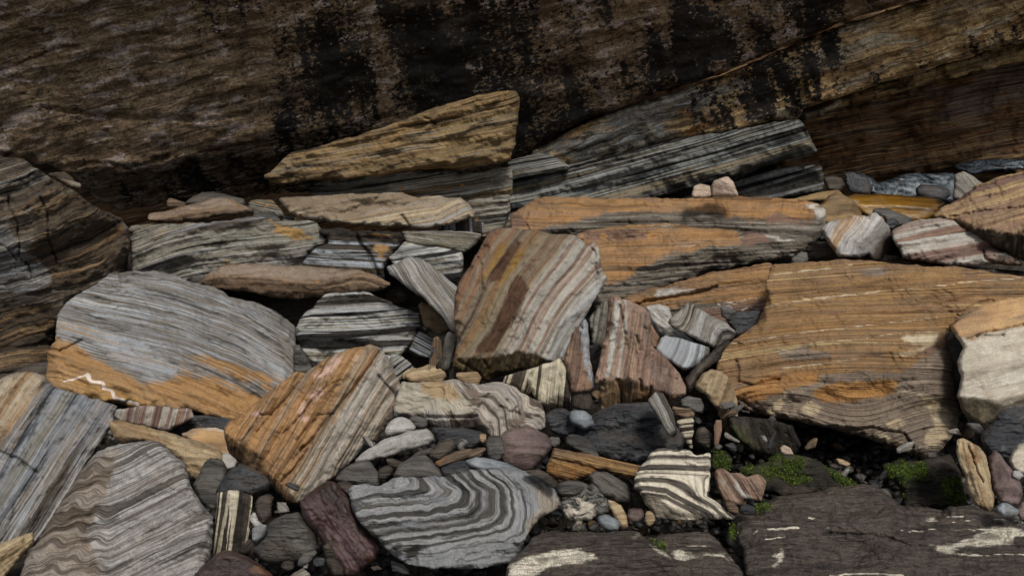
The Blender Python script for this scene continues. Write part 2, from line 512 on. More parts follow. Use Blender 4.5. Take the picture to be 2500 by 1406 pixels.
stone('cliff_tan', [C('6d5435'), C('b8925a'), C('d6b276'), C('9a7444'), C('c4b494'), C('7a6040')], f1=2.5, f2=10, lay=.22, wob=0.24, wobs=1.4, m2=[C('23211e'), C('8b9090'), C('5d5c56'), C('979a96'), C('857a62'), C('2b2926'), C('9a9d9a')], stain=C('8d5a28'), stain_t=(.58, .66), stain_s=1.4, grain=.7, gs=22.0, line=.55, linef=16, bump=.8, black=(.5, 6.0), rough=.8)
stone('cliff_banded', [C('0a0908'), C('8a8f8d'), C('1c1815'), C('0e0c0b'), C('9a9e9a'), C('6f6a5a'), C('120f0e'), C('a8aca8'), C('171412'), C('857a62')], f1=3.4, f2=9, k2=.42, lay=.02, wob=0.07, wobs=.5, stain=C('6e4520'), stain_t=(.64, .70), grain=.4, line=.2, linef=17, bump=.8)
stone('cliff_brown', [C('1c130c'), C('6b4522'), C('9c6836'), C('3a2410'), C('b88c56'), C('241810'), C('75502c')], f1=4.5, f2=18, lay=.05, wob=0.15, wobs=.7, stain=C('80705f'), stain_t=(.66, .72), stain_s=.8, grain=.5, line=.8, linef=26, bump=.9, rough=.6, m1=[C('4d3d32'), C('8d7362'), C('6d5548')])
stone('boulder_dark', [C('2a241d'), C('574a3b'), C('3a342c'), C('7a6a55'), C('86857f'), C('2a2621')], f1=3.6, f2=13, lay=.03, wob=0.42, wobs=.8, stain=C('77593a'), stain_t=(.55, .66), stain_s=1.1, m1=[C('15120f'), C('54432f'), C('29221a'), C('84633c'), C('100d0b')], m2=[C('403f3d'), C('8d9092'), C('6b6660'), C('94928c'), C('2c2a28')], grain=.6, line=.5, linef=16, bump=.9)
stone('ochre_wedge', [C('2a2118'), C('8d7147'), C('6b583a'), C('9a7b4a'), C('776d5d'), C('433626')], f1=3.5, f2=13, k2=.5, lay=.045, wob=0.15, wobs=.8, stain=C('8f6d3e'), stain_t=(.54, .64), stain_s=1.2, grain=.45, line=.8, linef=18, bump=.9)
stone('grey_spotted', [C('23211e'), C('8a897f'), C('6e695c'), C('a09d90'), C('3c372d'), C('8a7350')], f1=3.2, f2=12, lay=.04, wob=0.12, line=.8, linef=15, spots=C('a9702c'), grain=.4, bump=.8)
stone('sand_slab', [C('6d5a44'), C('a08a6a'), C('8d8478'), C('b7a585'), C('8a6f4a'), C('969088')], f1=3.0, f2=12, lay=.04, wob=0.09, m1=C('85725a'), m1band=.15, grain=.4, line=.3, stain=C('ab8049'), stain_t=(.58, .68), bump=.6)
stone('brown_slab', [C('43352a'), C('77604a'), C('866d52'), C('574639'), C('8c765c')], f1=3.0, f2=14, lay=.06, wob=0.15, m1=C('8c7a68'), m1band=.3, m2=C('5c4632'), mblend=.25, grain=.4, line=.45, linef=20, stain=C('a8713a'), stain_t=(.6, .7), bump=.7)
stone('grey_olive', [C('37332b'), C('8a887c'), C('6a6250'), C('9b9b93'), C('574c3a'), C('83858a'), C('4c4438')], f1=2.6, f2=10, k2=.45, lay=.04, wob=0.18, wobs=.6, stain=C('96733c'), stain_t=(.62, .70), stain_s=.9, m1=C('a37a3c'), grain=.4, line=.5, linef=14, bump=.7)
stone('blue_dark', [C('2a241d'), C('4a4033'), C('878d94'), C('9aa2aa'), C('3a332a'), C('7b7f83'), C('241f1a')], f1=2.6, f2=9, k2=.32, lay=.03, wob=0.12, wobs=.5, stain=C('a06f38'), stain_t=(.66, .72), m1=C('a47c46'), grain=.35, line=.5, linef=12, hard=True, dirt=.22, bump=.7)
stone('grey_black', [C('151413'), C('2c2a28'), C('9a9c9c'), C('b0afa9'), C('8a8470'), C('26231f'), C('a9abac')], f1=4.2, f2=15, k2=.35, lay=.03, wob=0.07, wobs=.5, stain=C('8f7346'), stain_t=(.66, .72), grain=.35, line=.6, linef=14, hard=True, dirt=.22, bump=.6)
stone('big_slab', [C('54493c'), C('86888a'), C('6c6254'), C('9a9fa5'), C('665843'), C('8a9198'), C('b0b0aa'), C('6a5d4b')], f1=2.3, f2=11, k2=.45, lay=.05, wob=0.21, wobs=.6, m1=[C('9c7444'), C('ac7c40'), C('a57a48'), C('b08446')], m2=[C('a9b0b8'), C('8d8a84'), C('9aa2ab'), C('a08462'), C('b3b8bc')], m3=C('ecdcd0'), grain=.3, line=.35, linef=16, bump=.5)
stone('blue_stripe', [C('4e463c'), C('8b8f96'), C('7a6a55'), C('a5a9ae'), C('5c564e'), C('aeaca4'), C('7d858f')], f1=3.0, f2=12, k2=.4, lay=.03, wob=0.09, wobs=.6, m1=[C('a98f68'), C('a57a44'), C('b1a68f'), C('8f7a5a')], m2=[C('858b92'), C('6c7077'), C('949ba2'), C('7a7568')], grain=.35, line=.5, linef=14, bump=.6)
stone('pale_grey', [C('5a554f'), C('9d9995'), C('b5b1ac'), C('8a8580'), C('a9a5a1'), C('75706a')], f1=2.2, f2=10, k2=.45, lay=.06, wob=0.18, wobs=.9, m1=[C('544637'), C('8f7f6d'), C('a3968a'), C('756552')], grain=.45, line=.6, linef=9, bump=.8)
stone('orange_slab', [C('6d655c'), C('a59b8c'), C('8d8377'), C('b6aea2'), C('9c8468')], f1=3.4, f2=14, k2=.45, lay=.025, wob=0.07, m1=[C('a08058'), C('b08048'), C('b5824a'), C('a87a48'), C('a09078')], m2=C('d3aa94'), m3=C('7d5f3e'), grain=.4, line=.55, linef=11, bump=.7)
stone('orange_top', [C('26221d'), C('7f776a'), C('4b4338'), C('8f887c'), C('38322a'), C('79705f')], f1=5.5, f2=20, k2=.45, lay=.025, wob=0.07, m1=[C('8a6844'), C('b07c42'), C('9a7450'), C('a97a42'), C('7d624a')], m2=[C('8a6a56'), C('77594a'), C('9a7a66')], m3=C('bdb6ac'), grain=.4, line=.55, linef=12, bump=.8)
stone('great_slab', [C('86603c'), C('a5783f'), C('7d6047'), C('b08446'), C('8a6a50'), C('9a7544'), C('d0b47a')], f1=5.0, f2=22, k2=.5, lay=.012, wob=.06, wobs=.5, stain=C('7d6152'), stain_t=(.58, .68), stain_s=.5,
      mblend=.3, m1=[C('5c4f45'), C('8d7d6c'), C('756557'), C('9c8c78'), C('6b5d51'), C('8a7868')], m2=[C('cdbb98'), C('dccbaa'), C('c4ab80'), C('b8aa90')], m3=[C('a87038'), C('b8803c'), C('9c6c40')], grain=.4, line=.5, linef=12, bump=.8)
stone('cream_block', [C('b3a690'), C('c4baa6'), C('aca08c'), C('cfc6b4')], f1=1.5, f2=6, lay=.3, wob=0.18, m1=[C('8f6a44'), C('b98a55'), C('c59a63'), C('8a735c')], m2=[C('4a4032'), C('8b7a5c'), C('6a5c46')], grain=.35, line=.1, bump=.5, speck=.2)
stone('purple_stripe', [C('5d463e'), C('8a6c60'), C('a89f94'), C('b5b2a8'), C('77584c'), C('94745e')], f1=2.3, f2=9, k2=.3, lay=.03, wob=0.12, m1=C('8d7462'), mblend=.25, grain=.4, line=.3, bump=.5)
stone('tan_purple', [C('79624a'), C('a1835c'), C('8a6a55'), C('b0925f'), C('77584c')], f1=2.4, f2=10, k2=.4, lay=.05, wob=0.21, grain=.4, m1=[C('15130f'), C('2c2a1e'), C('1e1c16')], line=.4, bump=.6)
stone('orange_white', [C('8d8a86'), C('b5b3ae'), C('a07848'), C('c9c2b6'), C('b87f3c')], f1=1.3, f2=6, k2=.3, lay=.12, wob=0.48, wobs=1.2, m1=[C('3a3028'), C('5d4b3c'), C('44382e')], mblend=.25, grain=.35, line=.2, bump=.5)
stone('brown_smooth', [C('5a4428'), C('7d6340'), C('94784c'), C('6a5234')], f1=1.2, f2=5, lay=.3, wob=0.24, grain=.4, line=.2, rough=.6, bump=.5)
stone('golden_wet', [C('5a3a0c'), C('8a5e12'), C('a87818'), C('6d480e')], f1=1.4, f2=8, lay=.1, wob=0.18, grain=.35, line=.2, rough=.22, spec=.6, bump=.5)
stone('pink_stone', [C('b09a86'), C('c7ae98'), C('bba28a'), C('d0b9a4')], f1=1.2, f2=5, lay=.8, wob=0.18, stain=C('3a332e'), stain_t=(.60, .66), stain_s=2.5, grain=.35, line=0, bump=.9)
stone('brown_pink', [C('5d473c'), C('86695a'), C('987a66'), C('8a7060'), C('a58468')], f1=1.6, f2=8, k2=.35, lay=.06, wob=0.07, m1=C('b0b0a6'), m1band=.12, m2=C('7d6a5c'), m3=[C('3f2f20'), C('8f6c44'), C('6b5032'), C('a3835a'), C('30251a')], mblend=.25, grain=.45, line=.35, linef=10, bump=.6)
stone('cream_black', [C('2c2621'), C('4a4038'), C('c2b798'), C('d3c8ad'), C('3a332c'), C('8a8478')], f1=3.8, f2=11, k2=.25, lay=.03, wob=0.07, grain=.3, line=.3, hard=True, dirt=.22, bump=.6)
stone('rust_grey', [C('6d523f'), C('8a6a54'), C('9a7860'), C('7d6252')], f1=2.0, f2=9, lay=.05, wob=0.09, m1=C('9aa0a6'), m1band=.15, mblend=.25, grain=.35, line=.4, bump=.6)
stone('grey_fold', [C('4a463f'), C('8f8c86'), C('a5a39f'), C('7a756c'), C('9c968a'), C('4f483d')], f1=2.2, f2=9, k2=.3, lay=.06, wob=0.36, wobs=1.0, grain=.35, line=.5, linef=9, bump=.7)
stone('blue_white', [C('4a4c4e'), C('8f959b'), C('aab0b5'), C('5c6064'), C('b5b8ba'), C('6a6a66')], f1=3.2, f2=9, k2=.2, lay=.03, wob=0.18, wobs=1.3, grain=.25, line=.4, bump=.5)
stone('cream_grey', [C('5d5044'), C('a89f93'), C('c4b9a9'), C('8d8377'), C('b5b2ae'), C('75655a')], f1=3.0, f2=9, k2=.3, lay=.08, wob=0.42, wobs=1.1, m1=C('b0a794'), m1band=.12, m2=C('ac8f66'), m3=C('756256'), mblend=.25, grain=.35, line=.45, linef=8, bump=.7)
stone('hero_centre', [C('8d7a68'), C('a89a8a'), C('7a6252')], f1=3.0, f2=14, k2=.5, lay=.03, wob=0.06, wobs=.9,
      seq=(-1.8, 1.5, [(0.0, C('5d4636')), (.06, C('8b5a34', .74)), (.10, C('907d63', .74)), (.135, C('795234')), (.17, C('86785f', .74)), (.20, C('50382a')), (.235, C('89785b', .74)), (.27, C('795226')),
                   (.30, C('876f49', .74)), (.36, C('8b7c63', .74)), (.40, C('684830')), (.43, C('887960', .74)), (.47, C('7f5c3e', .74)), (.49, C('99886b', .74)), (.53, C('b0aca0', .74)), (.545, C('7a5646')), (.565, C('b3ab9c', .74)),
                   (.62, C('a9a89f', .74)), (.635, C('75503f')), (.66, C('b9b0a0', .74)), (.685, C('8a6a58')), (.70, C('c2bbac', .74)), (.745, C('c0bdb2', .74)), (.76, C('80604e')), (.785, C('bdb4a4', .74)), (.80, C('74685c')),
                   (.825, C('c5c1b6', .74)), (.88, C('b4b8b8', .74)), (.905, C('7d766a')), (.93, C('b5b8ba', .74)), (.97, C('8f8f86'))]), seqw=.06,
      m1=[C('3a251a'), C('50321f'), C('452c1f')], m2=C('8a6628'), m3=[C('3b2f1f'), C('6d5a36'), C('8a7348'), C('4a3c26'), C('77603c')], mblend=.25, grain=.35, line=.25, dirt=.14, bump=.5)
stone('hero_fold', [C('7d8389'), C('90969c'), C('868b91')], f1=1.0, f2=16, k2=.3, lay=.1, wob=.15, wobs=2.2,
      mblend=.2, seq=(0.0, 4.4, [(0, C('90908f')), (0.085, C('828384')), (0.093, C('2c2721')), (0.128, C('3a342b')), (0.138, C('90908f')), (0.193, C('828384')), (0.203, C('3a342b')), (0.215, C('5d5548')), (0.232, C('3a342b')), (0.245, C('90908f')), (0.303, C('828384')), (0.312, C('2c2721')), (0.362, C('3a342b')), (0.372, C('90908f')), (0.402, C('828384')), (0.412, C('2c2721')), (0.452, C('3a342b')), (0.462, C('828384')), (0.508, C('3a342b')), (0.532, C('3a342b')), (0.542, C('828384')), (0.575, C('90908f')), (0.583, C('2c2721')), (0.617, C('3a342b')), (0.628, C('90908f')), (0.665, C('828384')), (0.672, C('3a342b')), (0.688, C('3a342b')), (0.7, C('90908f')), (0.76, C('828384')), (0.768, C('3a342b')), (0.78, C('828384'))]), seqw=.05,
      m1=C('8f8576'), m2=C('342f28'), grain=.5, line=0, dirt=.12, bump=.45, stain=C('6b727a'), stain_t=(.60, .70), gs=30)
stone('hero_zebra', [C('4a423c'), C('d5c8ae')], f1=3.0, f2=12, k2=.3, lay=.03, wob=0.04, wobs=1.0,
      seq=(-0.92, 0.75, [(0.0, C('5a524a')), (.05, C('5a524a')), (.06, C('e2d7c0')), (.12, C('ddd2bb')), (.135, C('4a423d')), (.17, C('5d554e')), (.19, C('938a7c')), (.205, C('ddd2bb')), (.26, C('ddd2bb')),
                   (.275, C('3d3632')), (.345, C('463f3b')), (.36, C('ddd2bb')), (.385, C('ddd2bb')), (.395, C('4a423d')), (.41, C('ddd2bb')), (.45, C('ddd2bb')), (.465, C('4c453f')), (.515, C('565049')), (.53, C('ddd2bb')),
                   (.575, C('ddd2bb')), (.59, C('463f3a')), (.65, C('4a433e')), (.665, C('ddd2bb')), (.685, C('48413b')), (.735, C('48413b')), (.75, C('ddd2bb')), (.86, C('ddd2bb')), (.875, C('6a604f')), (1.0, C('6a604f'))]), seqw=.03,
      m1=C('7a7060'), mblend=.25, grain=.3, line=.2, dirt=.14, bump=.7)
stone('dark_wet', [C('23252a'), C('34373c'), C('43464a'), C('2a2b2e')], f1=1.2, f2=6, lay=.6, wob=0.24, stain=C('5c6066'), stain_t=(.60, .68), stain_s=2.0, grain=.6, line=.15, rough=.32, spec=.5, bump=.9, speck=.12)
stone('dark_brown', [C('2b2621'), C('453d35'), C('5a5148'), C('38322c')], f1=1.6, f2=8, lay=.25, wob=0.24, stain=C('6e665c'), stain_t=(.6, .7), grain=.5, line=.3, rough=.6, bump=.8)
stone('slate_grey', [C('302e2c'), C('504e4b'), C('65625d'), C('403e3b')], f1=1.6, f2=8, lay=.25, wob=0.24, stain=C('85837e'), stain_t=(.6, .7), grain=.45, line=.25, rough=.5, bump=.7)
stone('red_dark', [C('2c1c1a'), C('47302e'), C('5c4344'), C('3a2626')], f1=1.1, f2=5, lay=.25, wob=0.36, stain=C('6e4526'), stain_t=(.59, .68), grain=.5, line=.2, rough=.42, spec=.5, bump=.5)
stone('purple_round', [C('5a4948'), C('6d5a57'), C('78655f'), C('52423f')], f1=1.2, f2=5, lay=.5, wob=0.24, stain=C('7d6455'), stain_t=(.6, .7), grain=.5, line=.1, rough=.7, bump=.5)
stone('blue_pebble', [C('5a6168'), C('727a80'), C('858c90'), C('666d74')], f1=1.2, f2=5, lay=.6, wob=0.18, m1=C('8f979c'), grain=.5, line=.05, rough=.6, bump=.4)
stone('pale_slab', [C('97958f'), C('a8a6a0'), C('b5b2ab'), C('9d9184')], f1=1.6, f2=7, lay=.08, wob=0.18, grain=.5, line=.2, bump=.5)
stone('tan_stone', [C('8a6f4e'), C('a98f6a'), C('bda67e'), C('977a54')], f1=1.4, f2=7, lay=.2, wob=0.24, stain=C('8a5f34'), stain_t=(.6, .7), grain=.4, line=.3, bump=.6)
stone('zebra_marble', [C('151413'), C('242221'), C('8a8884'), C('1b1918'), C('d8cdb8'), C('161514')], f1=1.3, f2=6, k2=.4, lay=.8, wob=0.84, wobs=2.4, m1=C('e3d6c0'), m1band=.08, mblend=.25, grain=.3, line=.3, rough=.5, bump=1.0)
stone('platform', [C('352e2a'), C('4a4039'), C('5a4e46'), C('3d3530'), C('62574e')], f1=1.4, f2=9, k2=.5, lay=.3, wob=0.21, m1=C('e6dcc4'), m1band=.2, m2=C('8f8776'), m3=C('2c2626'), mblend=.25, grain=.85, line=.15, linef=12, rough=.48, spec=.45, bump=1.0, speck=.10)
stone('mossy', [C('15130f'), C('2a251d'), C('38332a'), C('1d1a15')], f1=1.6, f2=8, lay=.3, wob=0.30, m1=[C('181d0a'), C('2a330e'), C('3a4514'), C('1e250b')], grain=.6, line=.3, rough=.7, bump=1.0)
stone('orange_wood', [C('5b4633'), C('9a7346'), C('b07a36'), C('6a4f38'), C('b58a52'), C('46362a')], f1=3.2, f2=13, lay=.04, wob=0.12, m1=[C('a8702c'), C('b87c34'), C('8a5f2c'), C('c08844')], grain=.4, line=.6, linef=12, bump=.9)
stone('ground_bed', [C('16130f'), C('26211b'), C('332d26'), C('1b1814')], f1=3, f2=12, lay=1, wob=0.24, grain=.7, line=0, rough=.7, bump=1.0)
# ------------------------------------------------------------------ the setting: ground bed and cliff
def sheet(name, mat, x0, x1, y0, y1, step, depth):
    gx = np.arange(x0, x1 + step, step); gy = np.arange(y0, y1 + step, step)
    X, Y = np.meshgrid(gx, gy)
    D = depth(X, Y)
    V = world_pt(X.ravel(), Y.ravel(), D.ravel())
    idx = np.arange(X.size).reshape(X.shape)
    Fq = np.stack([idx[:-1, :-1].ravel(), idx[1:, :-1].ravel(), idx[1:, 1:].ravel(), idx[:-1, 1:].ravel()], 1)
    sv = np.stack([Y.ravel() / 100, X.ravel() / 100, D.ravel()], 1)
    o = mesh_object(name, V, Fq, MAT[mat], {'strata': ('FLOAT_VECTOR', sv)})
    o['kind'] = 'structure'
    return o

def bed_depth(X, Y):
    d = pile(np.minimum(Y, 1700)) + 0.42 + 0.35 * np.clip((1000 - Y) / 250, 0, 1) + 0.22 * fbm(X / 160, Y / 110, 5, 5, .6)
    return np.maximum(d, 1.2)
sheet('ground', 'ground_bed', -1400, 3900, 590, 1800, 12, bed_depth)

S_ = dict(kind='structure', T=1.2, msoft=120)
S2 = dict(kind='structure', T=1.2, msoft=210)
# the lowest back wall, behind every bed
rock('cliff', '', 'f -900,-900 3300,-900 3300,560 -900,640', 'cliff_brown', D=7.9, tilt=10, st=(-14, 0), q=14, ledge=8, rough=1, **S_)
# brown laminated beds at the right
rock('cliff', '', 'f 1900,330 1960,280 2120,235 2360,165 2500,120 2800,40 2800,470 2500,425 2350,415 2200,425 2060,452 2000,500 1780,520 1760,480 1900,400',
     'cliff_brown', D=7.2, tilt=18, yaw=-8, st=(-11, 0), q=5, ledge=11, lf=1.3, lump=9, r=16,
     masks={'m1': 'c3 1900,480 2100,400 2500,310 2700,260 2700,520 2500,560 2300,560 2050,520'}, **S_)
# striped black and cream end block low at the right of the cliff
rock('cliff', '', 'f 1600,470 1800,420 1900,412 1975,405 2003,402 2012,425 2010,470 1940,478 1880,492 1700,500', 'cliff_banded', D=6.75, tilt=12, yaw=-10, st=(-16, 0), q=4, ledge=8, lf=.6, **S_)
# striped grey face
rock('cliff', '', 'f 1180,445 1250,435 1400,400 1530,370 1660,338 1790,318 1900,298 1945,292 1962,302 1978,335 1998,372 1900,398 1800,428 1700,455 1600,485 1500,520 1300,545 1180,590', 'cliff_banded',
     D=6.55, tilt=14, yaw=-10, st=(-15, 0), q=4, ledge=8, lump=6, r=8, cr=[('c3 1495,740 1400,590', .9)], cracks=['c3 1395,560 1420,640 1490,735'],
     warp=lambda x, y, t, u: t + .00000045 * (x - 1600) ** 2 - .06 * np.sin((x - 1250) / 90) * np.clip((1500 - x) / 250, 0, 1), **S_)
rock('cliff', '', 'f 1240,395 1290,378 1340,375 1370,390 1400,410 1300,432 1240,442', 'cliff_banded', D=6.5, tilt=35, yaw=-10, st=(-10, 0), q=4, ledge=5, **S_)
# middle bed, grey stripes running up into the tan lichened face
rock('cliff', '', 'f 1290,385 1300,370 1345,345 1400,315 1500,272 1600,238 1750,190 1850,148 1960,100 2075,55 2250,0 2420,-60 2700,-160 2700,90 2500,105 2370,135 2230,180 2090,225 1960,265 1955,285 1790,322 1660,345 1530,378 1400,405 1320,420',
     'cliff_tan', D=6.25, tilt=12, yaw=-14, st=(-17, 0), q=5, ledge=8, lump=11, r=14, rough=3.5,
     masks={'m2': 'c3 80,760 120,680 300,600 600,490 900,420 1080,380 1050,520 1000,640 560,760 300,830 80,870',
            'm1': ['c3 1100,330 1260,290 1640,110 1660,260 1560,360 1420,540 1250,560 1000,600 980,480', 'c3 1850,480 2230,300 2500,230 2500,330 2200,420 1800,540',
                   'c3 2380,60 2500,0 2500,150 2330,180']},
     cracks=['c3 1385,560 1400,480 1420,430'], **S_)
rock('cliff', '', 'f 1950,272 2090,228 2230,183 2375,135 2440,105 2520,95 2700,60 2700,130 2500,150 2380,175 2200,225 2060,262 1968,296', 'cliff_tan', D=6.45, tilt=25, yaw=-14, st=(-17, 0), q=4, ledge=6, lump=6,
     masks={'m1': 'c3 2240,250 2500,170 2500,230 2300,300'}, **S_)
# the great overhang
OUT = 'f -900,-520 3100,-520 3100,-330 2700,-175 2420,-70 2250,-8 2070,50 1960,95 1850,143 1750,185 1650,212 1500,268 1400,305 1330,342 1300,372 1270,440 1240,540 1000,560 700,560 480,590 330,560 320,540 285,520 230,480 190,440 120,405 60,400 0,395 -300,380 -900,420'
rock('cliff', '', OUT, 'cliff_flaky', D=7.35, tilt=-12, yaw=-2, st=(-14, 0), q=5, ledge=2.5, lf=1.4, lump=7, r=12, rough=4, plate=3,
     cr=[('f -300,388 90,402 330,398 480,362 700,312 950,300 1100,310 1300,330', 1.15, 8)],
     masks={'m1': ['f 640,0 830,0 900,60 950,180 890,330 800,330 730,300 690,200 650,120', 'f 930,60 1120,0 1420,0 1300,120 1250,200 1320,260 1270,330 1080,330 1000,230 960,150',
                   'f 1450,170 1700,30 2100,-20 2000,90 1700,200 1500,265 1330,340 1280,300', 'f 300,560 350,480 640,440 1240,420 1240,560']},
     cracks=[('c1 0,1095 250,1190 450,1200 560,1190 640,1160 780,1165 900,1200 1000,1190 1200,1120', 3), ('c1 0,500 150,450 400,350 560,330', 3), ('c1 300,770 700,830 1100,850 1500,860 1800,800', 2)],
     warp=lambda x, y, t, u: t * np.where(y > 330, 1.0, 1.0), **S2)
# ------------------------------------------------------------------ the stones, back to front
O = 0.0
rock('boulder', 'dark weathered boulder with a curving cracked face, against the left side of the overhang',
     'f -160,375 0,382 60,388 85,408 110,425 180,465 230,500 290,530 312,555 318,600 310,650 300,690 240,720 200,742 160,770 140,800 130,840 80,862 0,880 -160,900', 'boulder_dark',
     D=4.45, tilt=20, yaw=-12, st=(-14, 0), T=1.3, lump=12, ledge=7, lf=1.0, r=16, facet=2, cat='boulder',
     cr=[('f 150,745 118,560 85,400', .75), ('f -50,715 160,700', -.15)],
     masks={'m1': ['c4 230,430 560,330 870,520 950,900 600,1000 380,1020 250,800', 'f -160,740 160,745 150,860 0,880 -160,900'], 'm2': 'c4 -100,560 60,600 130,700 330,880 380,1000 200,1080 -100,1040'},
     cracks=['c4 60,380 70,470 120,560 140,720 130,800 200,870 230,960', 'c4 290,390 340,500 350,700 400,820 410,860', 'c4 0,720 60,760 130,840', 'c4 560,400 700,480 850,560'],
     warp=lambda x, y, t, u: t + np.where(x > 60, 0.0022 * (x - 60), 0) * np.clip((700 - y) / 200, 0, 2) + .03 * np.sin(x / 40))
rock('slab', 'thin dark laminated ledge at the left edge, under the large dark boulder', 'f -120,862 60,848 118,842 135,850 128,890 60,905 -120,945', 'boulder_dark', D=4.35, tilt=40, st=(-8, 0), masks={'m1': 'f -200,700 400,700 400,1000 -200,1000'})
rock('stone', 'dark shaded stone at the left edge, between the thin ledge and the blue striped slab', 'f -120,905 60,885 130,880 140,940 60,960 -120,1000', 'dark_brown', D=4.3, tilt=40)
rock('stone', 'small jagged dark stone in the gap above the weathered boulder at the left', 'c4 330,215 450,205 500,230 540,270 585,290 575,330 500,310 420,260', 'boulder_dark', D=5.4, tilt=50, st=(10, 0))

rock('slab', 'tall pointed ochre wedge of layered rock rising in front of the overhang', 'c2 115,825 215,760 250,720 270,690 330,650 500,615 640,570 800,530 950,480 1150,415 1300,350 1500,290 1700,230 1800,210 1930,208 1955,260 1960,330 1940,480 1925,600 1905,640 1895,700 1720,755 1600,775 1400,765 1200,780 1000,810 700,840 480,850 300,875 200,875',
     'ochre_wedge', D=5.35, tilt=20, yaw=-6, st=(-11, 0), T=.9, lump=7, ledge=7, lf=.9, r=12, rough=3.2, cracks=['c2 1260,390 1320,420 1355,450'],
     cr=[('c2 1890,760 1910,600 1930,400 1935,200', .8), ('c2 100,730 640,600 1300,385 1900,225', -.0)], cat='rock slab',
     warp=lambda x, y, t, u: t - .00045 * (x - 960) * (y - 340) / 100)
rock('slab', 'dark grey layered ledge with orange lichen spots, directly under the pointed wedge', 'c2 450,900 820,830 1000,795 1180,780 1500,790 1640,800 1780,775 1890,755 1905,790 1905,960 1700,1020 1450,1060 1000,1060 500,1020', 'grey_spotted',
     D=5.6, tilt=10, yaw=-5, st=(-9, 0), T=.7, ledge=9, lf=.9, rough=3, cat='rock slab', warp=lambda x, y, t, u: t + .25 * np.clip((860 - x) / 300, 0, 2))
rock('stone', 'dark grey ribbed block curving under the orange spotted ledge', 'c2 1580,1000 1890,950 1890,1060 1870,1150 1830,1230 1700,1260 1580,1240', 'grey_spotted', D=5.45, tilt=5, yaw=10, st=(-5, 0), T=.5, ledge=9, lf=.7, cr=[('c2 1810,1240 1880,950', 1.0, 12)])
rock('stone', 'small dark ribbed stone with upright bands, under the end of the sandy topped slab', 'c2 1400,1160 1620,1080 1640,1160 1700,1140 1700,1240 1560,1250 1400,1230', 'blue_dark', D=5.2, tilt=15, st=(86, 0), tscale=2.2)

rock('stone', 'grey rounded stone peeking over the small tan slab at the back left', 'c4 1310,430 1400,370 1450,350 1520,345 1600,360 1750,400 1750,440 1500,460', 'slate_grey', D=5.75, tilt=45, dome=.4)
rock('stone', 'tiny reddish stone at the left tip behind the small tan slab', 'c4 1190,430 1195,405 1210,392 1260,402 1340,430 1310,460 1195,458', 'brown_slab', D=5.7, tilt=40)
rock('slab', 'small tan pointed slab at the back left, resting on the long grey slab', 'c4 1060,512 1250,465 1450,410 1580,385 1660,400 1750,440 1838,470 1800,495 1650,510 1400,550 1180,575 1055,560', 'brown_slab', D=5.35, tilt=70, st=(-9, 72), T=.3, cat='rock slab',
     cr=[('c4 1000,555 1250,520 1450,475 1760,448 1900,448', 1.3)], masks={'m1': 'c4 1060,512 1580,385 1700,440 1450,470 1200,530 1060,550'}, ledge=4)
rock('stone', 'dark striped stone in shade, left of the sandy topped slab', 'c5 30,160 140,140 240,142 280,180 340,240 360,300 250,310 100,300 20,240', 'grey_spotted', D=5.5, tilt=35, st=(12, 0), ledge=5, lf=.7)
rock('stone', 'small rounded grey stone under the dark striped stone at the back left', 'c5 60,290 100,260 180,248 250,246 290,280 322,325 320,350 200,345 80,330', 'slate_grey', D=5.3, tilt=45, dome=.5)
rock('stone', 'tiny dark chip left of the small ochre stone, under the sandy topped slab', 'c5 345,292 420,296 450,310 445,345 350,345', 'slate_grey', D=5.3, tilt=40)
rock('stone', 'small ochre stone tucked under the left end of the sandy topped slab', 'c5 445,320 470,300 540,305 575,330 560,355 450,350', 'tan_stone', D=5.2, tilt=45, dome=.5)
rock('slab', 'long slab with a plain sandy top and a striped right end, below the pointed wedge', 'c5 300,125 700,105 900,90 1300,80 1460,75 1520,105 1600,130 1700,105 1790,108 1850,130 1990,120 2070,170 2100,220 2135,265 2100,310 2000,350 1850,385 1650,405 1450,400 1200,390 1000,370 800,350 650,330 500,300 400,270 350,200',
     'sand_slab', D=4.95, tilt=58, yaw=3, st=(-9, 12), T=.45, ledge=4, lf=.8, lump=6, cat='rock slab', cr=[('c5 330,160 430,235 600,280 740,325', .9), ('c5 900,350 1300,385 1700,380 2150,290', .9), ('c5 1750,100 1790,400', -.0)],
     masks={'m1': 'c5 280,100 1480,60 1700,110 1800,150 1600,180 1250,240 1080,300 980,345 740,330 560,280 420,230 300,170'}, cracks=['c5 1440,280 1510,370 1560,410'],
     warp=lambda x, y, t, u: t + .35 * np.clip((x - 1068) / 100, 0, 2))

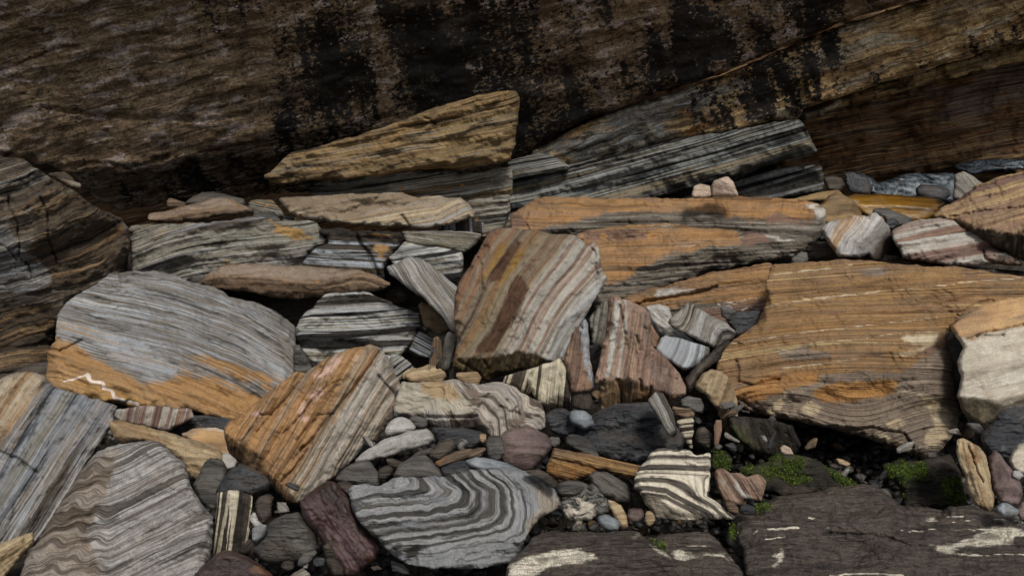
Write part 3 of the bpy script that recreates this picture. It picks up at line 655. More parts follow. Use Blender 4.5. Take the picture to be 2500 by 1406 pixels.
rock('slab', 'long grey brown striped slab lying behind the large grey and orange slab at the left', 'c4 915,620 935,590 1050,580 1200,575 1450,570 1650,545 1800,522 1850,525 1950,550 2200,555 2270,570 2310,620 2345,690 2330,720 2250,745 2210,800 2170,900 2000,960 1700,1000 1500,1020 1300,1000 1100,980 950,950 935,800 915,700',
     'grey_olive', D=4.85, tilt=28, yaw=-3, st=(-6, 0), T=.6, ledge=6, lf=1.1, lump=7, cat='rock slab', masks={'m1': 'c4 1940,560 2150,600 2250,680 2100,700 1960,660'},
     cr=[('c4 2150,900 2260,740 2260,560', .5)], warp=lambda x, y, t, u: t + .10 * np.sin((x - 300) / 130) + .0000045 * (x - 560) ** 2 * np.sign(x - 560))
rock('stone', "dark blue and brown striped block split by a crack, in the back row", 'c5 660,430 700,410 850,405 1000,430 1200,435 1440,440 1465,490 1400,620 1320,720 1285,790 1290,880 1200,870 900,830 520,800 530,720 640,590 770,540 760,480',
     'blue_dark', D=4.75, tilt=18, yaw=-2, st=(3, 0), T=.6, ledge=6, lf=1.1, cat='rock', cr=[('c5 1290,800 1330,700 1400,580 1440,440', .8)], masks={'m1': ['c5 1180,540 1300,540 1330,620 1250,660 1180,580', 'c5 1040,440 1430,440 1380,500 1060,490']},
     cracks=[('c5 1000,430 1060,540 1150,650 1180,740 1240,850', 3.2)])
rock('slab', 'thin olive striped slab pointing right, right of the cracked blue and brown block', 'c5 1440,440 1700,430 1900,430 2020,440 2200,470 2150,540 2070,610 2020,640 1850,600 1650,585 1500,545 1460,480', 'grey_olive', D=4.85, tilt=35, st=(5, 0), T=.4, ledge=5, cat='rock slab', cr=[('c5 1460,520 1800,545 2100,590', .8)])
rock('stone', 'stone with bold black and grey bands under the thin olive striped slab', 'c5 1320,680 1420,600 1470,530 1650,575 1900,600 2005,630 2020,760 2010,930 1880,920 1750,900 1600,850 1400,780', 'grey_black', D=4.7, tilt=15, st=(-9, 0), T=.5, ledge=8, lf=1.2, tscale=.8)
rock('stone', 'dark shaded stone in the gap under the long thin brown slab', 'f 560,700 700,720 800,712 900,720 960,740 960,800 700,800 640,770', 'dark_brown', D=4.85, tilt=30, st=(-8, 0), ledge=8)
rock('slab', 'long thin brown slab with a flat top, wedged above the large grey and orange slab', 'f 490,688 515,662 545,648 600,643 660,646 720,648 800,655 880,660 905,668 930,680 957,692 952,700 935,708 900,712 850,717 720,731 660,724 600,712 560,708 510,704', 'brown_slab',
     D=4.3, tilt=74, yaw=4, st=(2, 70), T=.4, cat='rock slab', ledge=4, lf=.7, cr=[('f 480,676 560,672 620,674 720,690 800,694 850,684 960,690', 1.7)] and
     [('f 480,677 540,668 600,672 680,683 740,688 790,687 830,676 880,662 905,666 960,690 1000,640 470,600', 1.6)], masks={'m1': 'f 490,660 600,640 900,660 830,680 740,688 600,672 500,672', 'm2': 'f 480,684 600,680 740,698 860,700 840,730 700,740 480,715'})

rock('slab', "large grey blue striped slab with an orange lower edge crossed by a white vein", 'f 118,848 135,832 136,795 142,768 160,738 200,712 240,690 270,668 310,662 400,662 480,690 520,700 548,712 560,726 620,735 660,755 700,778 724,800 726,870 724,912 716,960 690,1010 620,1030 565,1030 520,1015 450,1000 330,996 290,985 240,978 180,962 130,955 112,925 115,890',
     'big_slab', msoft=44, D=3.85, tilt=58, yaw=-6, st=(16, 0), T=.55, ledge=4, lf=1.2, lump=8, r=5, cat='rock slab',
     cr=[('f 80,925 180,972 330,1003 460,1010 590,1050 1000,1100 1000,300 0,300', 1.1), ('f 722,960 690,700', .35, 14)],
     masks={'m1': ['d1 850,230 1000,262 1180,300 1300,350 1420,420 1350,410 1150,350 1000,300', 'd1 1100,230 1300,290 1500,370 1480,385 1250,310', 'f 95,815 125,817 218,861 291,900 353,928 390,930 441,908 519,925 597,950 670,968 620,1060 450,1030 300,1020 150,980 90,930', 'f 430,860 520,868 600,890 690,925 700,940 600,925 520,900', 'd1 1000,240 1200,270 1100,260 1000,220'],
            'm2': ['d1 300,0 500,20 700,90 900,200 1000,280 850,330 700,270 480,120 300,80', 'd1 1250,90 1450,180 1600,280 1570,350 1400,260'],
            'm3': [('d1 480,300 500,340 560,345 570,375 610,390 630,430 700,450 755,465', 3.4), ('d1 340,345 420,320 480,300', 1.6)]},
     cracks=['d1 255,165 330,172 380,145 450,112', ],
     warp=lambda x, y, t, u: t + .22 * np.sin((x - 330) / 150) * np.clip((1000 - y) / 300, 0, 1) + .0000028 * (x - 300) ** 2 * np.sign(x - 300) * -1)
rock('stone', 'dark stone in the narrow gap right of the large grey and orange slab', 'f 716,845 730,840 745,862 765,900 770,940 716,950', 'slate_grey', D=4.0, tilt=20)

rock('slab', 'rounded slab with even black and grey stripes, right of the large grey and orange slab', 'f 722,800 730,780 745,762 765,750 775,735 795,718 840,712 890,710 920,722 960,745 1000,758 1026,765 1029,790 1015,812 1005,835 985,860 965,885 940,905 900,925 800,930 770,905 755,893 738,862 725,830',
     'grey_black', D=4.1, tilt=32, yaw=-3, st=(-3, 0), T=.5, ledge=6, lf=1.1, r=5, cat='rock slab', cr=[('f 720,868 830,868 1030,845', .25), ('f 985,880 1000,700', .5)], bend=.02)

# back orange slabs
rock('slab', 'rearmost long orange topped slab with dark layered front edge', 'f 1245,525 1270,510 1300,490 1330,480 1450,482 1530,486 1600,484 1700,485 1780,478 1850,480 1950,488 1998,495 2015,510 2020,535 2012,560 1985,598 1955,612 1900,612 1700,590 1500,600 1300,590 1245,570',
     'orange_top', D=4.95, tilt=72, yaw=-4, st=(1, 62), T=.6, ledge=6, lf=.8, lump=9, r=5, cat='rock slab',
     cr=[('f 1200,560 1330,566 1400,552 1480,527 1560,527 1640,524 1700,530 1750,532 1830,550 1900,556 1960,560 1990,548 2005,528 2100,450 1150,400', 1.35), ('f 1985,640 2010,490', .6)],
     masks={'m1': 'f 1240,440 2030,440 2000,525 1985,545 1900,542 1830,540 1750,526 1640,518 1560,521 1480,521 1400,545 1330,560 1240,575', 'm3': 'f 1960,495 2030,500 2020,540 1990,545 1985,520', 'm2': ['f 1840,525 1900,515 1975,535 1985,548 1880,545', 'f 1245,520 1280,520 1290,560 1245,560']},
     cracks=['f 1287,520 1281,540 1292,562'])
rock('slab', 'second long orange slab, right behind the brown and cream banded stone', 'f 1400,572 1440,560 1550,548 1640,545 1700,556 1800,562 1850,570 1920,580 1960,590 1977,602 1965,612 1930,630 1850,640 1800,650 1740,662 1650,692 1560,720 1500,745 1455,760 1440,700 1450,640 1430,600',
     'orange_top', D=4.45, tilt=68, yaw=-3, st=(-2, 55), T=.55, ledge=6, lf=.8, lump=9, r=5, cat='rock slab',
     cr=[('f 1300,560 1480,690 1540,680 1590,647 1640,624 1700,617 1740,607 1812,602 1880,590 1960,594 2020,560 1700,460 1350,500', 1.2), ('f 1812,640 1806,560', .15)],
     masks={'m1': 'f 1400,540 1800,540 1812,602 1740,605 1700,615 1640,622 1590,645 1540,680 1480,700 1420,640', 'm2': ['f 1812,560 1870,568 1880,590 1830,606 1812,600', 'c6 1180,430 1390,440 1440,560 1250,520', 'c6 1420,420 1820,440 1840,530 1430,550'], 'm3': ['c6 2060,575 2290,565 2180,600 2070,600', 'f 1870,572 1950,588 1900,594', 'c6 1860,375 2060,385 1900,390']})
rock('slab', "shaded orange brown slab between the second orange slab and the great slab", 'f 1470,750 1560,712 1650,690 1750,662 1880,642 1910,660 1890,720 1890,760 1870,820 1800,830 1700,820 1600,800 1500,780',
     'orange_top', D=4.15, tilt=62, yaw=-2, st=(-7, 20), T=.5, ledge=5, lf=.9, lump=7, cat='rock slab',
     masks={'m1': 'f 1500,600 1900,600 1890,745 1700,745 1560,770 1450,760', 'm2': 'f 1660,760 1900,730 1880,820 1660,810', 'm3': ['c7 20,860 120,850 260,870 120,900 0,920', ('c7 420,945 480,935 540,945 620,915 740,905', 1.8), ('c7 590,990 640,970 720,1000', 1.6), ('c7 420,945 450,970 500,960 520,985', 1.6)]},
     cracks=[('c6 1720,1115 1900,1070 2100,1040 2330,995 2470,950', 3.0)])

# far right group
rock('boulder', 'brown tilted slab behind the orange slabs, left of the golden wet rock', 'c7 1050,300 1130,262 1180,210 1240,180 1280,215 1340,235 1400,330 1400,375 1290,390 1180,410 1060,360', 'brown_smooth', D=5.2, tilt=55, yaw=5, T=.4, cr=[('c7 1300,400 1330,220', .9)], cat='rock')
rock('stone', 'thin brown ledge on the far side of the brown tilted slab', 'c7 860,250 960,230 1100,195 1240,178 1280,215 1150,245 950,255', 'brown_smooth', D=5.6, tilt=65, T=.2)
rock('boulder', 'golden brown wet rock lying like a log beside the small stream', 'c7 1270,240 1350,205 1500,205 1800,220 1900,235 1955,255 1965,285 1900,350 1800,400 1600,400 1430,360 1350,290', 'golden_wet', D=5.6, tilt=60, st=(2, 0), T=.4, dome=.7, cat='rock')
rock('stone', 'dark stone half hidden in the stream, left of the falling water', 'c7 1140,100 1200,75 1260,90 1290,140 1250,200 1170,180', 'dark_brown', D=6.2, tilt=35, r=20)
rock('stone', 'black wet stone splashed at the left end of the stream', 'c7 1285,60 1340,55 1440,90 1460,140 1455,210 1330,205 1290,150', 'dark_wet', D=6.0, tilt=25, r=20, st=(80, 0))
rock('stone', 'black wet boulder in the middle of the stream', 'c7 1760,170 1800,140 1900,145 1990,170 2005,210 1960,255 1850,240 1770,215', 'dark_wet', D=5.95, tilt=25, dome=.7)
rock('stone', 'olive grey block standing at the right end of the stream', 'c7 2015,240 2030,80 2080,48 2150,80 2230,140 2200,200 2090,260', 'grey_fold', D=5.5, tilt=30, st=(40, 0), cr=[('c7 2100,300 2060,100', .0)], facet=1)
rock('stone', 'small grey slab lying below the golden wet rock', 'c7 1455,330 1480,308 1530,300 1600,310 1760,380 1700,420 1600,415 1540,360', 'slate_grey', D=5.15, tilt=50)
rock('stone', 'small black pebble between the folded orange and white rock and the purple striped slab', ellipse(1603, 405, 46, 38, 0, reg='c7', seed=3), 'dark_wet', D=5.0, tilt=30, dome=.8, cat='pebble')
rock('slab', "broad tan and purple slab with a dark mossy underside at the upper right edge", 'c7 1885,352 1930,300 2050,240 2180,140 2300,100 2500,50 2800,-40 2800,760 2500,670 2400,600 2200,500 2050,430 1970,375', 'tan_purple', D=4.35, tilt=66, yaw=-6, st=(-17, 0), T=.6, lump=8, ledge=4, cat='rock slab',
     cr=[('c7 1800,360 1960,345 2120,400 2250,435 2500,470 2900,480 2900,-300 1700,-200', 1.5)], masks={'m1': 'c7 1950,360 2120,412 2250,445 2500,480 2900,490 2900,900 2400,700'}, cracks=['c7 1990,357 2100,340 2250,318 2500,295'])
rock('slab', 'purple and pale striped slab below the broad tan and purple slab', 'c7 1600,460 1700,400 1850,370 1970,362 2100,420 2250,495 2400,590 2492,672 2480,692 2300,683 2150,692 2000,692 1800,662 1690,645 1640,560 1610,510', 'purple_stripe', D=4.6, tilt=50, yaw=5, st=(-9, 0), T=.5, ledge=3, lump=7, cat='rock slab',
     cr=[('c7 1680,640 1900,665 2150,660 2230,600 2480,640', .8)], masks={'m1': 'c7 2230,600 2500,640 2500,700 2240,680'}, cracks=['c7 2220,590 2240,640 2300,670'])
rock('stone', 'folded orange and white rock with a dark right side, left of the purple striped slab', 'c7 1120,440 1170,400 1290,370 1340,350 1440,360 1460,335 1500,330 1550,370 1590,430 1600,470 1650,560 1685,645 1600,660 1480,655 1440,612 1380,637 1300,627 1240,632 1180,550 1140,480', 'orange_white', D=4.55, tilt=40, yaw=5, st=(-60, 0), T=.4, facet=2, lump=10,
     cr=[('c7 1400,700 1500,530 1580,420', 1.0), ('c7 1120,450 1320,640', .8)], masks={'m1': 'c7 1600,440 1520,520 1440,640 1500,680 1700,680'}, cat='rock')
rock('stone', 'dark shaded stone in the hollow under the folded orange and white rock', 'c7 1020,560 1200,520 1700,640 2000,690 2500,730 2500,770 1900,720 1300,690 1040,660', 'dark_brown', D=4.75, tilt=30, ledge=4)
rock('stone', 'small pale ribbed stone under the right tip of the second orange slab', 'c7 920,640 990,590 1030,600 1040,650 1000,690 925,680', 'slate_grey', D=4.3, tilt=30)
rock('stone', 'larger of two beige stones perched on the rearmost orange slab', 'c7 378,222 376,150 400,110 450,95 490,83 530,120 550,180 570,218 500,228', 'pink_stone', D=5.0, tilt=25, T=.12, facet=3, r=6)
rock('stone', 'smaller of two beige stones perched on the rearmost orange slab', 'c7 243,225 258,155 300,135 370,150 380,222 310,232', 'pink_stone', D=5.02, tilt=25, T=.10, facet=3, r=6)

# the great slab
rock('slab', 'great orange brown finely striped slab filling the right side, with a broken lower front', 'f 1868,700 1880,655 1890,645 1950,642 2050,633 2110,636 2250,650 2330,650 2420,665 2560,680 2560,800 2350,782 2318,800 2312,850 2325,880 2330,960 2342,1010 2335,1050 2300,1098 2262,1117 2200,1102 2120,1070 2000,1040 1900,1022 1830,1003 1790,975 1765,935 1750,900 1760,858 1790,830 1850,790 1862,760 1876,720',
     'great_slab', offk=.22, D=3.0, tilt=72, yaw=-3, st=(-4, 0), T=1.0, ledge=3.5, lf=1.0, lump=9, r=5, rough=3.2, facet=0, cat='rock slab',
     cr=[('f 1700,900 1760,905 1800,940 1860,930 1905,908 2000,912 2100,902 2200,912 2262,900 2300,850 2400,790 2700,600 2700,400 1700,400', .85), ('f 1700,930 1765,955 1800,985 1880,1005 1980,1012 2100,1045 2250,1095 2335,1060 2380,900 2700,600 2700,400 1700,400', 1.0), ('f 2250,1120 2300,960 2325,850', .9, 10)],
     masks={'m1': ['f 1740,902 1800,940 1860,930 1905,908 2000,912 2100,902 2200,905 2262,870 2300,845 2370,850 2370,1130 2100,1090 1800,1010 1740,950', 'f 2090,656 2180,654 2160,672 2100,672', 'c7 830,1270 1000,1240 1180,1270 1180,1310 960,1340 850,1320'],
            'm3': ['f 1755,925 1800,955 1845,985 1900,962 1960,942 2005,930 1995,905 1900,910 1800,945', 'f 1985,950 2050,932 2192,922 2194,945 2150,965 2080,977 2010,987 1985,968', 'd8 -60,-20 100,-20 180,10 100,60 80,110 20,90 -50,40', 'd8 560,20 700,0 1190,-10 1180,40 1050,70 900,90 760,110 680,80 600,40', 'd6 1770,820 1900,960 2050,1010 1950,1020 1960,1100 2050,1180 1900,1140 1800,980'],
            'm2': ['c7 820,1389 1100,1360 1500,1300 1700,1310 1900,1230 1930,1140 1700,1150 1660,1190 1800,1240 1600,1290 1300,1330', 'd6 1900,970 2343,890 2343,935 2150,960 2000,1010 1930,1010', 'd8 1180,0 1400,20 1480,80 1620,180 1600,330 1500,440 1410,450 1400,340 1470,290 1460,190 1380,60', 'd8 1090,240 1200,220 1280,250 1200,300 1140,300', 'd8 920,300 1100,340 1320,435 1180,420 1000,350', 'd8 480,150 560,60 640,130 600,200 520,180', 'd8 200,180 320,60 380,0 330,150 300,200',
                   ('f 1780,838 1850,829 1960,812 2020,805 2150,790 2290,775', 1.6), ('f 1960,730 2100,716 2330,694', 1.5), ('f 1880,745 2030,725 2150,712', 1.3), ('f 2340,690 2500,678', 1.6), ('f 1890,670 2020,655 2080,648', 2.4), ('f 1890,860 2000,835 2100,828 2200,812', 1.4)]},
     cracks=['c7 1990,1000 2070,1010 2140,960 2230,935 2290,930', ('d8 0,60 200,200 500,270 750,330 1000,290 1250,330 1320,430', 2.5), ('d6 1940,700 1960,780 1950,900 2100,930 2343,880', 2.5)],
     warp=lambda x, y, t, u: t + .12 * np.sin((x - 1800) / 120) * np.clip((y - 640) / 250, 0, 1) + np.where(y > 920, .25 * np.sin(x / 70), 0) * np.clip((y - 900) / 90, 0, 1))
rock('stone', "dark grey stone in the cleft between the great slab and the pale block", 'f 2290,840 2330,800 2370,850 2365,960 2350,1010 2300,970', 'slate_grey', D=3.55, tilt=20)
rock('boulder', 'pale grey block with an orange layered top at the right edge', 'f 2316,795 2345,770 2400,745 2460,728 2640,700 2640,1040 2440,1030 2390,1032 2352,1012 2335,965 2345,920 2335,885 2352,850 2332,822', 'cream_block', D=3.02, tilt=62, yaw=-6, st=(-12, 10), T=.5, ledge=1, plate=1.5, chip=12, cat='boulder', lump=3,
     cr=[('f 2200,790 2330,805 2372,832 2420,815 2640,775 2640,500 2200,500', .35), ('f 2200,950 2335,962 2440,975 2520,955 2640,950 2640,500 2200,500', 1.3)],
     masks={'m1': 'f 2300,780 2400,735 2640,680 2640,775 2500,797 2420,815 2372,832 2340,826 2316,806', 'm2': 'f 2330,968 2440,980 2520,962 2640,955 2640,1060 2330,1060'}, cracks=['c7 2110,1190 2250,1140 2390,1120 2500,1085', 'c7 2180,1170 2360,1160'])

# middle clutter
rock('stone', "log shaped brown and grey banded rock leaning against the brown and cream banded stone", 'c5 1300,765 1400,730 1480,682 1530,665 1600,680 1700,730 1800,810 1880,880 1950,940 2000,1000 2010,1380 1970,1400 1900,1350 1800,1200 1650,1060 1500,960 1400,880 1330,830', 'grey_fold', D=3.85, tilt=35, yaw=-5, st=(54, 0), T=.3, tscale=1.3, ledge=6, lf=.9,
     cr=[('c5 1330,800 1500,930 1700,1100 1960,1400', .0), ('c5 1650,640 1560,735 1350,790', .7)], dome=.35, cat='rock')
rock('stone', 'small brown shaded stone under the log shaped banded rock', 'c5 1600,1115 1640,1085 1750,1150 1860,1240 1900,1360 1800,1400 1640,1300', 'brown_smooth', D=4.15, tilt=25)
rock('stone', 'dark grey stone with pale stripes, deep in the gap below the log shaped banded rock', 'd4 620,330 700,200 750,110 850,150 940,220 1000,420 760,400 640,350', 'blue_dark', D=4.15, tilt=25, st=(28, 0), tscale=1.6)
rock('stone', 'dark fine striped stone right of the top of the orange topped tilted block', 'd4 440,400 560,385 640,440 720,510 620,580 540,680 470,640', 'grey_black', D=3.95, tilt=25, st=(-35, 0), tscale=2.0)
rock('stone', 'shadowed stone at the back of the dark hole, beside the two upright slivers', 'd4 560,340 900,330 1080,330 1180,600 1100,680 700,620', 'dark_brown', D=4.3, tilt=25)
rock('stone', 'left upright sliver of brown rock in the gap beside the brown and cream banded stone', 'd4 865,490 890,300 915,195 965,172 1000,230 1012,480 985,540 920,540', 'brown_slab', D=3.72, tilt=12, st=(86, 0), T=.1, r=5)
rock('stone', 'right upright sliver of grey rock in the gap beside the brown and cream banded stone', 'd4 995,540 1030,200 1080,122 1175,180 1135,390 1090,510 1060,570', 'slate_grey', D=3.70, tilt=12, st=(98, 0), T=.1, r=5)
rock('stone', 'short grey sliver under the lower left corner of the brown and cream banded stone', 'd4 1080,620 1095,460 1150,440 1190,560 1180,660 1090,660', 'slate_grey', D=3.75, tilt=12, st=(90, 0), T=.1)
rock('stone', 'orange brown stone with a flat top, left of the small orange nodule', 'd4 615,580 700,530 860,483 940,500 1040,560 1055,610 1000,680 800,690 660,665 620,630', 'tan_stone', D=3.55, tilt=55, T=.15, cr=[('d4 600,650 1000,560', .6)], st=(-15, 0))
rock('stone', 'rough rust coloured chip touching the left side of the orange brown stone', 'd4 568,592 640,530 740,515 700,560 640,600 620,650 590,640', 'tan_stone', D=3.6, tilt=40, T=.1)

warpc = lambda x, y, t, u: t + .07 * np.sin(u * 2.2 + 1) - .05 * u * np.clip(t, 0, 2)
rock('boulder', 'upright slab with diagonal brown and cream bands and two dark brown stains, in the centre', 'f 1180,592 1192,566 1210,557 1260,558 1310,562 1340,570 1400,574 1425,590 1432,600 1450,588 1462,600 1468,655 1475,665 1483,680 1465,710 1445,740 1430,770 1410,800 1398,850 1375,885 1320,897 1250,912 1185,930 1160,918 1120,910 1106,895 1110,870 1115,830 1112,800 1108,760 1110,720 1120,690 1145,650 1165,618',
     'hero_centre', D=3.42, tilt=48, yaw=2, st=(-58, 0), T=.42, kind='hero', ledge=4.5, lf=1.0, lump=6, r=5, rough=2.6, cat='rock slab',
     cr=[('f 1000,868 1108,869 1180,869 1230,863 1265,853 1310,861 1352,882 1420,890 1600,500 1000,400', 1.5), ('f 1340,900 1385,780 1440,640 1450,560', .28, 10), ('f 1100,800 1200,540 ', -.0)],
     masks={'m1': ['f 1262,584 1275,592 1252,630 1222,686 1198,690 1192,678 1215,640 1240,602', 'f 1262,664 1285,688 1292,702 1272,760 1242,806 1205,862 1150,866 1190,810 1225,752 1240,700'], 'm2': ['f 1215,600 1262,575 1240,600 1215,640 1190,680 1185,700 1180,670', 'f 1272,600 1280,620 1240,680 1215,700 1230,670'],
            'm3': 'f 1100,872 1180,872 1230,866 1265,857 1310,866 1352,888 1380,900 1200,940 1090,920'},
     cracks=['c6 260,680 285,760 275,880 285,970', 'c6 1340,740 1370,850 1375,930 1365,985', 'c6 1250,540 1330,620 1345,740', 'd4 1180,430 1300,500 1400,580 1450,640', 'd4 1450,430 1500,520'], warp=warpc)
rock('stone', 'small orange and cream nodule under the front edge of the brown and cream banded stone', 'd4 1150,575 1200,565 1380,555 1430,620 1400,690 1330,722 1250,690 1170,630', 'tan_stone', D=3.22, tilt=35, T=.1, dome=.4)
rock('stone', 'cream and black ribbed rock right of the cream block, left piece of two', 'd4 1640,700 1680,610 1790,570 1900,540 2060,500 2100,520 2060,640 2000,780 1950,806 1850,770 1760,720', 'cream_black', D=3.3, tilt=15, st=(-72, 0), T=.2, r=5, cr=[('d4 1700,680 1960,760 2050,560', .9)])
rock('stone', 'cream and black ribbed rock with fluted columns, right piece of two', 'd6 -60,880 0,790 90,740 170,720 260,670 320,760 362,960 368,1060 355,1165 300,1163 180,1132 168,1150 60,1105 0,1010', 'cream_black', D=3.25, tilt=12, st=(-84, 0), T=.22, r=12, ledge=9, lf=.9, tscale=.9,
     cr=[('d6 160,1060 260,1010 370,1080', .9)])
rock('stone', "slim upright pink orange rock with a grey right side, left of the tall pinkish rock", 'd6 290,700 310,640 380,440 450,350 500,298 530,340 545,500 550,680 595,900 600,980 530,1008 370,1014 355,900 330,780', 'rust_grey', D=3.2, tilt=22, st=(-80, 0), T=.2, r=7, masks={'m1': 'd6 470,290 560,300 560,680 600,900 600,960 520,860 480,700 470,500'},
     cr=[('d6 300,1000 380,985 600,955', 1.1)], cracks=['d6 460,360 480,400'])
rock('stone', 'small brown ribbed stone under the slim pink orange rock', 'd6 365,1010 560,990 570,1100 548,1172 480,1178 375,1145', 'dark_brown', D=3.25, tilt=15, st=(85, 0), T=.15)
rock('stone', 'dark olive upright rock in shade behind the tall brown one', 'd6 520,310 640,170 720,120 740,300 720,480 690,560 660,660 610,620 575,570 555,420', 'grey_olive', D=3.75, tilt=15, st=(-80, 0), T=.25, cr=[('d6 600,560 700,540', .8)])
rock('stone', 'dark shaded stones wedge filling the gap left of the tall brown rock', 'd6 540,560 640,540 700,700 640,900 600,920 555,720', 'slate_grey', D=3.6, tilt=15, st=(-40, 0), T=.2)
rock('stone', 'grey rock with a dark stripe behind the grey folded rock', 'd6 1040,200 1080,185 1200,165 1300,200 1340,300 1400,420 1600,560 1600,620 1300,520 1180,430 1110,300', 'pale_slab', D=3.75, tilt=30, st=(40, 0), T=.2, cr=[('d6 1110,220 1220,400 1500,520', .5)])
rock('stone', 'thin pink striped strip between the tall brown rock and the blue and white striped rock', 'd6 1120,340 1215,480 1190,580 1120,590', 'rust_grey', D=3.6, tilt=20, st=(55, 0), T=.15, tscale=1.8)
rock('stone', 'black hollow stone right of the grey folded rock', 'd6 1760,170 1900,240 2180,220 2200,340 2120,420 1940,480 1880,360', 'dark_wet', D=3.8, tilt=20, T=.2)
rock('stone', 'small grey angular chip above the grey folded rock', 'd6 1790,180 1870,190 1950,240 1860,320 1800,280', 'slate_grey', D=3.65, tilt=40, T=.08, facet=1)
rock('boulder', 'tall pinkish brown rock with two cream bands and a layered front, below the orange slabs', 'd6 640,690 690,480 710,300 718,120 745,78 825,83 842,118 920,125 1000,165 1062,200 1115,260 1132,340 1130,560 1240,640 1400,820 1462,950 1466,1030 1400,1062 1300,1092 1240,1030 1100,1085 1000,1105 880,1172 780,1217 680,1202 640,1150 635,1050 650,945 592,925 598,850 625,780',
     'brown_pink', D=3.12, tilt=38, yaw=-3, st=(-81, 0), T=.4, ledge=4, r=5, rough=2.4, lump=6, cat='rock',
     cr=[('d6 400,860 600,872 690,885 850,862 1000,892 1130,955 1250,985 1470,1025 1800,400 400,-100', 1.4)],
     masks={'m1': ['d6 790,120 830,130 830,300 790,620 740,860 680,870 720,640 760,400', 'd6 880,130 925,130 900,330 865,600 820,860 790,860 830,600 860,380', ], 'm2': ['d6 1080,660 1350,800 1300,900 1230,930 1120,880', 'd6 1050,210 1120,260 1130,560 1060,540'], 'm3': 'd6 560,880 690,900 850,876 1000,906 1130,968 1250,998 1380,1030 1300,1120 800,1260 560,1200'},
     cracks=[('d6 815,880 840,1000 850,1110', 2.6), ('d6 1020,885 1040,985', 2.4), ('d6 1135,950 1110,1040 1095,1075', 2.6), 'd6 830,180 860,290 870,400 890,450', 'd6 990,470 1020,590', 'd6 680,890 660,940'])
rock('stone', 'grey folded rock with a ridged face, left of the great slab', 'd6 1280,325 1440,200 1440,170 1490,143 1560,190 1700,270 1830,330 1932,430 1932,475 1870,530 1780,580 1710,575 1600,530 1450,450 1340,400', 'grey_fold', D=3.45, tilt=45, yaw=8, st=(-35, 0), T=.25, lump=12, ledge=6, cat='rock',
     cr=[('d6 1280,320 1450,440 1640,540 1840,480 1940,420 1600,0 1200,0', .8), ('d6 1560,560 1640,380 1500,140', .35)], warp=lambda x, y, t, u: t + .25 * np.sin(u * 4))
rock('stone', 'small rock with blue grey and white curved stripes, left of the brown stick shaped rock', 'd6 1178,602 1220,490 1270,453 1300,470 1400,480 1550,540 1700,580 1690,650 1620,730 1480,802 1420,782 1380,760 1280,685', 'blue_white', D=3.3, tilt=45, yaw=4, st=(35, 0), T=.2, ledge=3, cat='rock', cr=[('d6 1200,800 1440,770 1560,690 1720,600 1700,300 1100,300', 1.0)], warp=lambda x, y, t, u: -t * .2 + u * .75 + .3 * t * t)
rock('stone', 'brown stick shaped rock leaning between the blue and white striped rock and the great slab', 'd6 1448,880 1560,760 1640,680 1760,560 1870,500 1935,455 1850,570 1790,690 1740,730 1640,800 1570,890 1550,970 1500,1030 1465,1000', 'dark_brown', D=3.22, tilt=25, st=(-45, 0), T=.2, cr=[('d6 1480,1000 1700,740 1800,600', .6)])
rock('stone', 'brown layered rock under the left end of the great slab', 'd6 1545,960 1560,895 1620,820 1700,780 1800,800 1900,900 1960,1100 1960,1400 1850,1406 1760,1180 1650,1030', 'tan_stone', D=3.15, tilt=20, yaw=10, st=(-70, 0), T=.3, ledge=6, cat='rock', cr=[('d6 1740,1150 1880,800', .9)])

# lower left
rock('slab', 'blue grey slab with steep fine stripes at the left edge, running down to the corner', 'f -160,1060 -80,960 0,925 25,912 75,905 108,915 130,945 200,962 284,990 272,1040 235,1110 190,1180 140,1260 85,1335 30,1360 -80,1440 -160,1440', 'blue_stripe',
     D=2.95, tilt=48, yaw=6, st=(-57, 0), T=.4, ledge=4, lf=1.0, lump=7, cat='rock slab', masks={'m1': 'f -160,900 60,890 120,920 60,1010 -20,1110 -160,1200', 'm2': 'f 120,930 240,980 120,1120 0,1290 -100,1350 0,1150'}, cr=[('f 60,1380 280,1020', .8)], cracks=[('f -10,1100 40,1118 70,1140 90,1152', 2.4)])
rock('stone', 'small olive brown stone in the lower left corner', 'f -80,1360 0,1325 85,1297 80,1330 40,1372 10,1412 -60,1460', 'tan_stone', D=2.55, tilt=45, st=(-30, 0), T=.2, cr=[('f -80,1370 85,1315', .5)])
rock('stone', 'shaded brown stone with steep stripes, directly under the large grey and orange slab', 'd1 610,540 640,490 800,470 1050,490 1060,540 930,610 860,605 700,570', 'purple_stripe', D=3.45, tilt=25, st=(105, 0), T=.2, tscale=1.6, cat='rock')
rock('stone', 'dark stones in the gap under the large grey and orange slab', 'd1 880,600 1060,520 1280,540 1250,640 1050,660 940,660', 'dark_wet', D=3.6, tilt=25, T=.2)
rock('stone', 'plain sandy stone behind the thin ochre slab', 'd1 985,628 1060,597 1180,593 1230,608 1255,700 1270,750 1220,740 1100,690', 'cream_block', D=3.3, tilt=60, T=.15, masks={'m1': 'd1 985,628 1060,597 1180,593 1230,608 1255,700 1270,750 1220,740 1100,690'})
rock('slab', 'long thin ochre slab tapering left, behind the grey rounded boulder', 'd1 583,562 600,540 700,560 900,610 1100,670 1215,722 1232,770 1180,782 1150,830 1090,885 1020,850 960,760 900,700 850,670 680,688 630,655', 'tan_stone', D=3.05, tilt=58, st=(14, 20), T=.18, cat='rock slab', cr=[('d1 560,610 850,655 960,720 1230,790', .9)], cracks=['d1 860,600 1000,640 1200,715'])
rock('stone', 'small pale cream chip at the right end of the thin ochre slab', 'd1 1218,735 1255,732 1300,770 1290,812 1240,822 1212,765', 'pale_slab', D=2.95, tilt=45, T=.06)
